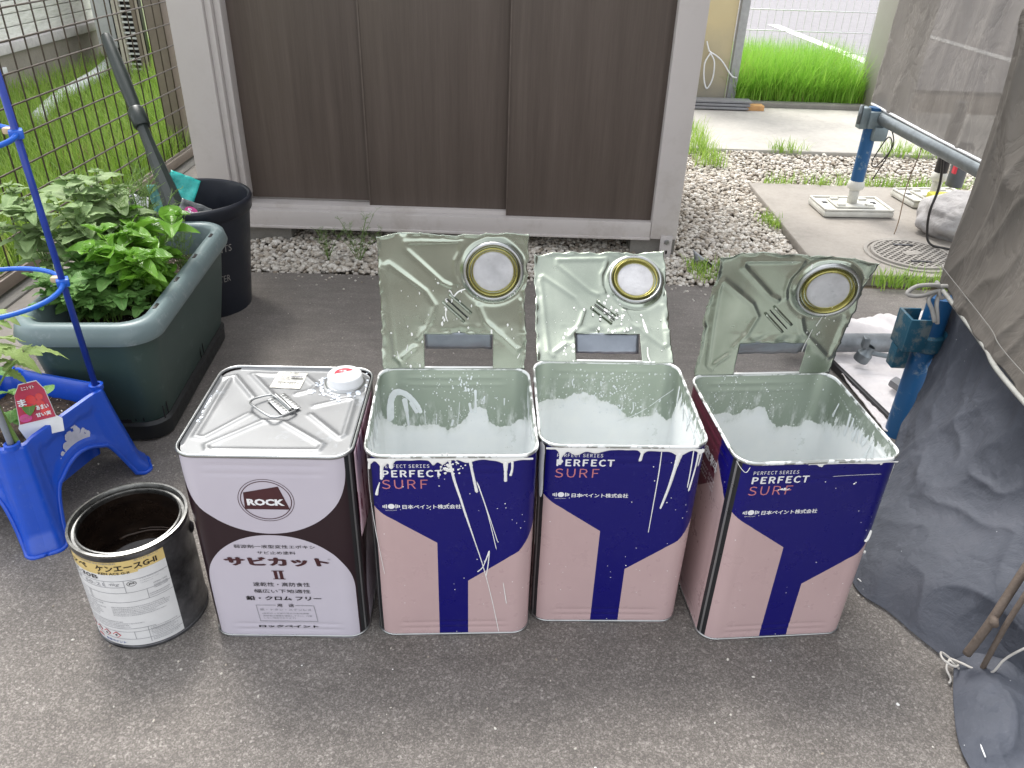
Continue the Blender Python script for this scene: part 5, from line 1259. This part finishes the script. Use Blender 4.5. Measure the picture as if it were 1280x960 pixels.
texture_rows(-60, -31, .1000, .1155, 6, 1); texture_rows(32, 54, .1010, .1080, 2, 8); texture_rows(-60, -14, .0640, .0960, 8, 2); texture_rows(-8, 50, .0700, .0900, 6, 3); texture_rows(-60, 20, .0460, .0600, 4, 4); texture_rows(24, 52, .0235, .0430, 6, 5); texture_rows(24, 52, .0140, .0205, 2, 6)
for k, a in enumerate((-48, -36, -24, -12)):
    for q, (m_, s_) in enumerate(((M_redtx, 1), (M_lab, .78))):
        V = [cyl(a + 5 * s_, .029, .0011 + q * .0004), cyl(a, .029 + .0066 * s_, .0011 + q * .0004), cyl(a - 5 * s_, .029, .0011 + q * .0004), cyl(a, .029 - .0066 * s_, .0011 + q * .0004)]; mk('hazard_diamond', V, [(0, 1, 2, 3)], m_, tin, False)
    lettering('!火魚!'[k], (a - 1.3, a + 1.3, .0268, .0312), lambda x, z: cyl(x, z, .0019), M_blacktx, tin, bold=.03)
TL('日本ペイント', (-28, -4, .0120, .0165), M_bluetx, bold=.03); flatpoly('label_logo', [(-42, .0125), (-32, .0125), (-34, .0165), (-40, .0170)], C2, M_redtx, tin)
for s in (1, -1):    # bail ear
    o = MB().lathe([(0, .004), (.006, .0035), (.009, .001), (.010, 0)], 20, M=Matrix.Translation((s * (TR + .0002) * math.cos(.35), s * (TR + .0002) * math.sin(.35) * 1, .150)) @ Matrix.Rotation(.35 if s > 0 else .35 + PI, 4, 'Z') @ Matrix.Rotation(PI / 2, 4, 'Y')).build('bail_ear', M_darktin, tin, True)

# ================================================================== BLACK BUCKET
M_blk = plain('black_plastic', (.012, .015, .024), .42, var=.12, nscale=10)
bk = empty('black_bucket', (-.865, 2.01, 0), 0, 'round black plastic pot with small pale lettering beside the green planter', 'bucket')
sm(MB().lathe([(0, .004), (.105, .004), (.113, .0), (.114, .006), (.147, .285), (.1475, .300), (.151, .303), (.153, .300), (.1545, .303), (.152, .309), (.146, .309), (.143, .300), (.110, .012), (0, .010)], 80).build('body', M_blk, bk), 50)
sm(MB().lathe([(.1478, .272), (.1515, .276), (.1540, .296), (.1552, .304), (.153, .3105), (.148, .3115), (.1445, .307)], 80).build('rim', M_blk, bk), 60)
def bkt(a_deg, z): a = math.radians(a_deg); r = .1145 + .033 * z / .285 + .0012; return (r * math.sin(a), -r * math.cos(a), z)
M_bt = plain('pale_print', (.34, .33, .31), .6)
lettering('PLANTS', (22, 57, .190, .209), bkt, M_bt, bk, bold=-.005); lettering('WATER', (24, 52, .105, .124), bkt, M_bt, bk, bold=-.005)
# tool leaning in the bucket
M_dgreen = plain('dark_green_plastic', (.018, .026, .023), .38, var=.1)
tl = empty('long_handled_tool', (-.90, 1.99, .24), 0, 'dark green long handled tool leaning out of the black bucket', 'garden tool')
o0 = Vector((-.90, 1.99, .24)); pT, pQ = Vector((-1.115, 2.25, .664)) - o0, Vector((-.872, 1.93, .285)) - o0
dir_ = (pT - pQ).normalized(); LT = (pT - pQ).length; at_ = lambda q: pQ + dir_ * LT * q
sm(MB().tube([at_(.56), at_(.62), at_(.75), at_(.86), at_(.96), at_(.99), at_(1.003)], [.0150, .0165, .0185, .0165, .0155, .0125, .005], 18).build('grip', M_dgreen, tl)); sm(MB().tube([at_(.475), at_(.485), at_(.565), at_(.575)], [.018, .0215, .0215, .018], 16).build('collar', M_dgreen, tl))
sm(MB().tube([at_(-.12), at_(-.06), at_(.05), at_(.2), at_(.35), at_(.48)], [.033, .031, .027, .021, .016, .014], 8).build('shaft', M_dgreen, tl))
# packets in the bucket
def packet(name, c, w_, h_, rot, mat, label, cat='packet'):
    V, F = grid(14, 14, lambda u, v: Vector(((u - .5) * w_, .004 * noise.noise(Vector((u * 4, v * 4, w_ * 90))) + .006 * math.sin(PI * u) * math.sin(PI * v), (v - .5) * h_)))
    V, F = shell(V, F, .0012); return tag(mk(name, V, F, mat, None, loc=c, rot=rot), label, cat)
M_turq = plain('turquoise_foil', (.02, .42, .38), .3, var=.2, nscale=40, bump=.003, bscale=60)
def foil():
    a = Mat('clear_grey_bag', rough=.25); n = a.noise(40, 4); c = a.ramp(n, [(.3, (.05, .06, .06)), (.55, (.16, .17, .17)), (.75, (.5, .5, .5))]); a.set('Base Color', c); a.bump(n, .004); return a.m
pk = packet('seed_bag', (-.880, 2.0, .330), .075, .08, (-.7, .45, .25), M_turq, 'turquoise plastic bag standing in the black bucket beside the tool')
gb = packet('clear_bag', (-.825, 1.925, .295), .075, .05, (-.75, .45, .25), foil(), 'crinkled clear grey bag with a magenta price spot inside the black bucket rim')
mk('price_flash', [(-.008 + .016 * math.cos(2 * PI * k / 24), -.0105, -.006 + .012 * math.sin(2 * PI * k / 24)) for k in range(24)], [tuple(range(24))], plain('magenta_print', (.50, .04, .22), .5), gb, False)
lettering('5-', (-.018, .002, -.012, .000), lambda x, z: (x, -.0112, z), M_whitetx, gb, bold=.03)
packet('seed_packet', (-.935, 1.965, .305), .03, .09, (-.5, .2, 1.0), plain('pale_turquoise', (.18, .45, .42), .4), 'narrow pale turquoise packet behind the tool shaft in the bucket')
packet('paper_packet', (-.99, 1.98, .29), .05, .06, (-.9, .4, .5), M_white, 'small white paper packet behind the planter foliage by the bucket')
tag(lump('dry_root_clump', (-1.03, 2.10, .25), (.05, .04, .04), M_twig, .5, 4, 3, 6, False), 'brown dried root clump beyond the planter beside the bucket', 'root clump')
fern('dry_flower_stalk', (-1.06, 1.9, .0), 4, .46, .05, M_twig, 'tall dry brown flower stalk standing between planter and fence', 'plant', twigs=9, thin=.0012)

# ================================================================== GREEN PLANTER
M_grn = (lambda a: (a.set('Base Color', a.mix(a.mapr(a.noise(30, 5, .75), .58, .78, 0, .35), (.043, .076, .068), (.20, .25, .24))), a.m)[1])(Mat('grey_green_plastic', rough=.42))
M_grn2 = (lambda a: (a.set('Base Color', a.mix(a.mapr(a.noise(35, 5, .75), .55, .75, 0, .6), (.16, .215, .22), (.38, .41, .42))), a.m)[1])(Mat('pale_rim_plastic', rough=.38))  # rim drawn in a paler, patchier tone than the body
def rrect(hx, hy, r, n=8):
    P = []
    for cx, cy, a0 in ((hx - r, -hy + r, -PI / 2), (hx - r, hy - r, 0), (-hx + r, hy - r, PI / 2), (-hx + r, -hy + r, PI)):
        for k in range(n + 1): a = a0 + PI / 2 * k / n; P.append((cx + r * math.cos(a), cy + r * math.sin(a)))
    return P
def loft(loops, close=True):
    n = len(loops[0]); V = [p for l in loops for p in l]; F = [(j * n + i, j * n + (i + 1) % n, (j + 1) * n + (i + 1) % n, (j + 1) * n + i) for j in range(len(loops) - 1) for i in range(n)]
    return V, F
def rl(hx, hy, r, z, n=8): return [(x, y, z) for x, y in rrect(hx, hy, r, n)]
gpl = empty('green_planter', (-.835, 1.575, 0), math.radians(4), 'large grey-green plastic planter with a pale rim on a black tray', 'planter')
V, F = loft([rl(0.096, .243, .045, .045), rl(0.098, .245, .045, .048), rl(0.112, .268, .05, .15), rl(0.124, .285, .055, .262), rl(0.124, .285, .055, .280)]); sm(mk('body', V, F, M_grn, gpl), 50)
V, F = loft([rl(0.126, .287, .057, .256), rl(0.136, .297, .064, .252), rl(0.139, .300, .066, .262), rl(0.132, .293, .06, .286), rl(0.124, .286, .055, .292), rl(0.108, .270, .045, .290), rl(0.104, .266, .042, .283), rl(0.101, .263, .040, .20), rl(0.096, .255, .040, .12)]); sm(mk('rim', V, F, M_grn2, gpl), 60)
V, F = loft([rl(0.086, .232, .040, 0), rl(0.101, .248, .046, .006), rl(0.104, .251, .048, .040), rl(0.098, .245, .045, .0465), rl(0.085, .2, .04, .0465)]); F.append(tuple(range(36))[::-1]); sm(mk('tray', V, F, plain('black_tray_plastic', (.014, .016, .017), .45), gpl), 40)
so = lambda u, v: Vector(((u - .5) * .21, (v - .5) * .51, .218 + .012 * noise.noise(Vector((u * 9, v * 14, 1))) + .004 * noise.noise(Vector((u * 50, v * 70, 2)))))
V, F = grid(60, 90, so); mk('soil', V, F, M_soil, gpl)
for k in range(4): sm(MB().box((.118, -.20 + .13 * k, .291), (.008, .022, .003), .001, Euler((0, .3, 0))).build('rim_slot', M_blacktx, gpl))
for k in range(4): MB().box((.0995 + .001 * k, -.235 + .018 * k + (.22 if k > 1 else 0), .066), (.002, .0025, .03), .0006).build('drain_slit', M_blacktx, gpl)
for k in range(3): MB().box((.060 - .016 * k, -.2455, .065), (.0025, .003, .028), .0006).build('drain_slit', M_blacktx, gpl)
V = [(.045 * math.copysign(abs(math.cos(a)) ** .5, math.cos(a)) - .01, -.2462 - .06 * (.045 + .04 * max(0, math.sin(a)) - .045) , .046 + .036 * max(0, math.sin(a)) ** .6) for a in [PI * k / 16 for k in range(17)]]
mk('tray_gap', V, [tuple(range(17))], M_blacktx, gpl, False)

# ------------------------------------------------------------------ leaves
def leaf_mesh(name, L_, W_, curl, cup, mat, serr=0.0, seed=0, shape=1.0, nu=8, nv=12):
    def f(u, v):
        prof = math.sin(PI * min(1, v ** .72)) ** .62 * (1 - .12 * v) * shape if v < 1 else 0
        wv = W_ * .5 * prof
        if serr: wv *= 1 + serr * math.sin(v * 34) * (.4 + .6 * abs(u - .5) * 2)
        x = (u - .5) * 2 * wv; z = cup * abs(u - .5) * 2 * wv * 1.2 - curl * L_ * v * v + .05 * L_ * noise.noise(Vector((u * 3, v * 4, seed))) + .03 * L_ * math.sin(v * 20) * abs(u - .5)
        return Vector((x, v * L_ * (1 - .1 * curl), z))
    V, F = grid(nu, nv, f); UV = [(i / nu, j / nv) for j in range(nv + 1) for i in range(nu + 1)]
    me = bpy.data.meshes.new(name); me.from_pydata([tuple(v) for v in V], [], F); l = me.uv_layers.new(name='UVMap'); idx = np.zeros(len(me.loops), np.int32); me.loops.foreach_get('vertex_index', idx); l.data.foreach_set('uv', np.array(UV)[idx].ravel())
    me.polygons.foreach_set('use_smooth', [True] * len(me.polygons)); me.materials.append(mat); return me
LF_b = [leaf_mesh('leaf', 1, .74, c, .55, M_basil, 0, k) for k, c in enumerate((.15, .35, .5, .0))]
LF_m = [leaf_mesh('leaf', 1, .76, c, .25, M_mint, .05, k + 10) for k, c in enumerate((.1, .3, .45, .0))]
LF_p = [leaf_mesh('leaf', 1, .58, c, .2, M_pale, .06, k + 20) for k, c in enumerate((.15, .35, .55, .25))]
LF_t = [leaf_mesh('leaf', 1, .55, c, .15, M_tom, .22, k + 30) for k, c in enumerate((.3, .5, .7, .4))]
def put_leaf(plant, pool, pos, az, tilt, size, rl_=0.0, rs_=random):
    o = bpy.data.objects.new('leaf', rs_.choice(pool)); COL.objects.link(o); o.parent = plant; o.location = pos
    o.rotation_euler = (Matrix.Rotation(az, 4, 'Z') @ Matrix.Rotation(tilt, 4, 'X') @ Matrix.Rotation(rl_, 4, 'Y')).to_euler(); o.scale = (size, size, size); return o
def herb(name, base, stems, pool, label, cat, stem_mat=M_stem, seed=0, size=(.03, .06), gap=.035, first=.3, tilt=(.1, .6)):
    r = random.Random(seed); pt = empty(name, base, 0, label, cat); B_ = Vector(base); sb_ = MB()
    for (tip, r0) in stems:
        tip = Vector(tip) - B_; mid = tip * .5 + Vector((r.uniform(-.01, .01), r.uniform(-.01, .01), .02)); st = Vector((tip.x * .35 + r.uniform(-.01, .01), tip.y * .35 + r.uniform(-.01, .01), 0))
        P = spline([st, mid, tip], 8); sb_.tube(P, [r0 * (1 - .5 * i / len(P)) for i in range(len(P))], 6)
        L_ = sum((P[i + 1] - P[i]).length for i in range(len(P) - 1)); n = max(2, int(L_ / gap)); az = r.uniform(0, PI)
        for k in range(n + 1):
            q = first + (1 - first) * k / n; p = P[min(len(P) - 1, int(q * (len(P) - 1)))]; az += PI / 2 + r.uniform(-.3, .3)
            s = r.uniform(*size) * (1.0 if k < n else .62) * (1.05 - .25 * abs(q - .7))
            for d in (0, PI): put_leaf(pt, pool, p, az + d + r.uniform(-.2, .2), r.uniform(*tilt), s, r.uniform(-.3, .3), r)
            if k == n:
                for d in range(4): put_leaf(pt, pool, p, az + d * PI / 2 + .7, r.uniform(.6, 1.1), s * .55, 0, r)
    sb_.build('stem', stem_mat, pt, True); return pt
rz = random.Random(11)
def tips(cx, cy, z, sx, sy, sz, n, r0): return [((cx + rz.uniform(-sx, sx), cy + rz.uniform(-sy, sy), z + rz.uniform(-sz, sz)), r0) for _ in range(n)]
herb('basil_plant', (-.80, 1.56, .215), tips(-.800, 1.54, .350, .055, .11, .045, 24, .0022) + tips(-.76, 1.50, .33, .03, .08, .03, 7, .0022), LF_b, 'bright green glossy basil growing in the right half of the planter', 'plant', seed=4, size=(.038, .070), gap=.033)
herb('mint_plant', (-.87, 1.48, .215), tips(-.865, 1.45, .315, .075, .08, .045, 32, .0017) + tips(-.90, 1.42, .30, .055, .05, .03, 12, .0017) + tips(-.77, 1.42, .285, .035, .05, .02, 8, .0017), LF_m, 'darker green low mint spreading over the front of the planter soil', 'plant', seed=8, size=(.026, .045), gap=.026)
herb('tall_herb', (-.90, 1.60, .215), tips(-.93, 1.60, .43, .08, .09, .045, 15, .002), LF_p, 'tall pale green herb rising from the back left of the planter', 'plant', seed=9, size=(.04, .075), gap=.040, first=.45)
herb('leaning_herb', (-.94, 1.50, .215), tips(-1.035, 1.54, .41, .035, .05, .05, 6, .002), LF_p, 'pale leaning herb at the left edge of the frame behind the blue stake', 'plant', seed=14, size=(.035, .06), gap=.034, first=.3)
fern('feathery_herb', (-.86, 1.72, .21), 16, .27, .11, M_stem, 'fine feathery pale herb at the back of the planter beside the tool', 'plant', twigs=22, thin=.0009)
fern('carrot_top', (-.76, 1.66, .21), 7, .17, .07, M_stem, 'small feathery seedling near the right rim of the planter', 'plant', twigs=18, thin=.0008)

# ================================================================== BLUE PLANTER, STAKES, TOMATO
M_blue = (lambda a: (a.set('Base Color', a.mix(a.mapr(a.noise(3, 5, .7, a.scaled((1, 1, 6))), .5, .75, 0, .5), a.mix(a.mapr(a.noise(70, 5, .75), .6, .72, 0, .4), (.008, .075, .52), (.10, .18, .58)), (.02, .065, .36))), a.m)[1])(Mat('blue_plastic', rough=.33, coat=.1))
M_bst = plain('blue_stake_coating', (.012, .04, .30), .35, var=.15); M_ring = plain('blue_ring_plastic', (.015, .12, .58), .35)
bp = empty('blue_planter', (-.892, 1.158, 0), math.radians(-14), 'bright blue square plastic planter standing on four splayed legs', 'planter')
ZT = .192
def bwall(i_, k_, side):
    pass
loops = []; ns = 36; nvv = 14; Vw = []; 
def blue_pt(side, a, v):
    """side 0..3, a in -1..1 along the side, v 0 bottom..1 top"""
    ac = abs(a); arch = .118 * (1 - min(1, max(0, (ac - .42) / .30)) ** 2.2) if ac < .72 else 0.0
    if ac < .42: arch = .118
    arch = max(0, arch - .02 * (ac / .42) ** 2 if ac < .42 else arch - .02) if ac < .72 else 0.0
    z = arch + (ZT - arch) * v
    s = .112 + .028 * (1 - z / ZT) ** 1.15 + (.006 if z < .022 and ac > .7 else 0)
    # rounded corner
    r = .030; x = a * s; y = -s
    if ac > .82:
        q = (ac - .82) / .18; x = math.copysign(s * (.82 + .18 * q * .72), a); y = -s * (1 - .30 * .18 * q * q * 3.2 * .5)
    # corner column bulge and recessed panel
    bul = .006 * math.exp(-((ac - .80) / .10) ** 2) * (1 - .3 * v); rec = -.004 if (ac < .58 and arch + .02 < z < ZT - .022) else 0
    y -= bul + rec
    c, sn = [(1, 0), (0, 1), (-1, 0), (0, -1)][side]
    return Vector((x * c - y * sn, x * sn + y * c, z))
n_a = 48
Vb_ = []
for j in range(nvv + 1):
    for sd0 in range(4):
        for i in range(n_a): Vb_.append(blue_pt(sd0, -1 + 2 * (i + .5) / n_a, j / nvv))
N_ = 4 * n_a; Fb_ = [(j * N_ + i, j * N_ + (i + 1) % N_, (j + 1) * N_ + (i + 1) % N_, (j + 1) * N_ + i) for j in range(nvv) for i in range(N_)]
V, F = shell(Vb_, Fb_, .004); sm(mk('body', V, F, M_blue, bp), 60)
lipb = MB()
lipb.tube([Vb_[i] + Vector((0, 0, .001)) for i in range(N_)] + [Vb_[0] + Vector((0, 0, .001))], .0042, 7, cap=False); lipb.build('leg_edge', M_blue, bp, True)
top = [Vb_[nvv * N_ + i] for i in range(N_)]
def inset(p, k, z): return (p.x * k, p.y * k, z)
L3 = [[tuple(p) for p in top], [inset(p, .99, ZT + .004) for p in top], [inset(p, .93, ZT + .005) for p in top], [inset(p, .90, ZT) for p in top], [inset(p, .86, ZT - .03) for p in top], [inset(p, .80, .10) for p in top], [inset(p, .78, .06) for p in top]]
V, F = loft(L3); F.append(tuple(6 * N_ + i for i in range(N_))); sm(mk('basin', V, F, M_blue, bp), 50)
V, F = grid(50, 50, lambda u, v: Vector(((u - .5) * .186, (v - .5) * .186, .158 + .008 * noise.noise(Vector((u * 9, v * 9, 4))) + .003 * noise.noise(Vector((u * 40, v * 40, 4)))))); mk('soil', V, F, M_soil, bp)
for sx, sy in ((1, -1), (1, 1), (-1, 1), (-1, -1)): sm(MB().lathe([(.0075, .0), (.012, .001), (.0125, .010), (.009, .012), (.007, .010)], 20, M=Matrix.Translation((sx * .099, sy * .099, ZT))).build('stake_socket', M_blue, bp), 50)
mb = MB(); rs2 = random.Random(3)
def bside(x, z, h): 
    s = .112 + .028 * (1 - z / ZT) ** 1.15 - .004; return (s + h + .0012, x, z)
for _ in range(70):
    x = rs2.gauss(.006, .014); z = rs2.gauss(.142, .010); blob_add(mb, x, max(.125, min(.168, z)), rs2.uniform(.002, .007), bside, .0004)
blob_add(mb, -.028, .135, .005, bside, .0004); blob_add(mb, -.034, .128, .003, bside, .0004)
mb.build('worn_sticker', plain('worn_sticker', (.45, .46, .55), .6), bp, True)
c_, s_n = math.cos(math.radians(-14)), math.sin(math.radians(-14))
def bw(x, y): return (-.892 + x * c_ - y * s_n, 1.158 + x * s_n + y * c_)
x1, y1 = bw(.099, .099); x0, y0 = bw(.099, -.099)
sp_ = empty('plant_support', (x1, y1, .13), 0, 'tall dark blue plant support with two round rings rising from the blue planter', 'plant support')
TOPX = Vector((.012, -.045, .75))
MB().tube([(0, 0, 0), TOPX], .0055, 10).build('stake', M_bst, sp_, True)
for z_, rr_ in ((.285, .105), (.535, .105)):
    c0 = TOPX * (z_ / .75); ctr = Vector((c0.x, c0.y, z_)) + Vector((bw(0, 0)[0] - x1, bw(0, 0)[1] - y1, 0)).normalized() * rr_; dv_ = (Vector((c0.x, c0.y, z_)) - ctr); R__ = dv_.length; a0 = math.atan2(dv_.y, dv_.x)
    o = MB().tube([ctr + Vector((R__ * math.cos(a0 + 2 * PI * k / 40) * .98, R__ * math.sin(a0 + 2 * PI * k / 40) * .98, .010 * math.sin(k))) * 1 if 0 else ctr + Vector((R__ * math.cos(a0 + 2 * PI * k / 40), R__ * math.sin(a0 + 2 * PI * k / 40), 0)) for k in range(41)], .0042, 8, cap=False).build('ring', M_ring, sp_, True)
    sm(MB().box((c0.x, c0.y, z_), (.020, .020, .014), .003, Euler((0, 0, a0))).build('clip', M_ring, sp_)); sm(MB().box((c0.x - .012, c0.y + .002, z_ + .004), (.014, .012, .010), .003).build('clip_tab', plain('faded_clip', (.55, .42, .28), .5), sp_))
xm, ym = bw(-.099, .099)
tag(MB().tube([(x0, y0, .13), (x0 - .008, y0 - .012, .95)], .0052, 10).build('grey_stake', plain('pale_grey_stake', (.38, .42, .46), .4), None, True), 'pale grey plant stake in the near corner of the blue planter', 'stake')
# tomato
tm = empty('tomato_plant', (-.885, 1.075, .15), 0, 'young tomato plant with serrated light green leaves in the blue planter', 'plant')
ts = MB(); ts.tube(spline([(0.075, -.025, 0), (.065, -.03, .08), (.045, -.02, .16), (.03, -.01, .26)], 6), .0042, 8)
for a in ((.045, -.02, .15), (.06, .02, .17), (.03, .03, .15), (.0, .03, .19), (.05, -.03, .12)): pass
tw = [((.05, -.022, .13), (.10, .03, .19)), ((.045, -.02, .16), (.085, -.015, .215)), ((.04, -.015, .19), (.0, .02, .235)), ((.05, -.022, .14), (.04, .05, .20)), ((.035, -.012, .22), (.07, .04, .245)), ((.04, -.015, .2), (-.01, -.02, .20))]
rt = random.Random(2)
for a, b in tw:
    a, b = Vector(a), Vector(b); ts.tube(spline([a, a.lerp(b, .5) + Vector((0, 0, .012)), b], 5), .0017, 6); az0 = math.atan2(-(b - a).x, (b - a).y)
    for k in range(3):
        p = a.lerp(b, .45 + .22 * k) + Vector((0, 0, .01)); 
        for d in (1, -1): put_leaf(tm, LF_t, p, az0 + d * 1.1, rt.uniform(-.1, .3), rt.uniform(.026, .042), rt.uniform(-.3, .3), rt)
    put_leaf(tm, LF_t, b, az0, rt.uniform(-.3, .1), rt.uniform(.045, .06), 0, rt)
ts.build('stem', M_stem, tm, True)
for k in range(10):
    put_leaf(tm, LF_m, Vector((.01 + rt.uniform(-.03, .08), .055 + rt.uniform(-.03, .02), .05 + rt.uniform(-.02, .10))), rt.uniform(0, 6), rt.uniform(-.4, .5), rt.uniform(.03, .045), 0, rt)
# seed tag
tgm = empty('plant_tag', (-.800, 1.095, .180), .30, 'red and white plant tag with cherry tomato print stuck in the soil', 'plant tag'); tgm.rotation_euler = (-.30, -.12, .35)
tg_map = lambda x, z: (x, -.0012, z)
V = [(-.030, 0, .0), (.030, 0, .0), (.034, 0, .022), (.026, 0, .030), (.024, 0, .078), (.016, 0, .096), (-.012, 0, .096), (-.024, 0, .078), (-.032, 0, .030), (-.036, 0, .022)]
V, F = shell(V, [tuple(range(10))], .0008, [Vector((0, -1, 0))] * 10); mk('card', V, F, M_white, tgm, False)
mk('card_print', [(-.031, -.0008, .028), (.0255, -.0008, .028), (.023, -.0008, .078), (.0155, -.0008, .0945), (-.0115, -.0008, .0945), (-.0235, -.0008, .078)], [tuple(range(6))], plain('crimson_print', (.42, .015, .06), .4), tgm, False)
for cx, cz, r_ in ((-.010, .050, .009), (.008, .054, .009), (.014, .040, .008), (-.002, .066, .008), (.012, .068, .006)): mk('cherry_print', [(cx + r_ * math.cos(2 * PI * k / 20), -.0014 - cx * .005 - .0001, cz + r_ * math.sin(2 * PI * k / 20)) for k in range(20)], [tuple(range(20))], plain('bright_red', (.62, .02, .025), .25), tgm, False)
mk('pink_flash', [(-.019 + .010 * math.cos(2 * PI * k / 20), -.0019, .037 + .007 * math.sin(2 * PI * k / 20)) for k in range(20)], [tuple(range(20))], plain('pink_flash', (.60, .06, .25), .4), tgm, False)
lettering('ミニトマト', (-.010, .010, .084, .090), lambda x, z: (x, -.0022, z), M_whitetx, tgm, bold=.03); lettering('あまい', (.002, .021, .046, .054), lambda x, z: (x, -.0024, z), M_whitetx, tgm, bold=.05); lettering('甘い実', (-.002, .021, .034, .041), lambda x, z: (x, -.0024, z), M_whitetx, tgm, bold=.05); lettering('ま', (-.022, -.010, .058, .070), lambda x, z: (x, -.0024, z), M_whitetx, tgm, bold=.05); lettering('おすすめ', (-.027, -.012, .034, .040), lambda x, z: (x, -.0026, z), M_coral, tgm, bold=.01)

# torn scrap in the gravel
V, F = grid(10, 6, lambda u, v: Vector((.58 + .10 * u, 2.40 - .07 * u + .045 * v, .012 + .018 * math.sin(u * 5 + v * 2) + .012 * v)))
V, F = shell(V, F, .001); tag(mk('metal_scrap', V, F, plain('grey_scrap', (.22, .23, .24), .45, .5), None), 'bent torn grey metal scrap lying in the gravel beside the shed bracket', 'scrap')
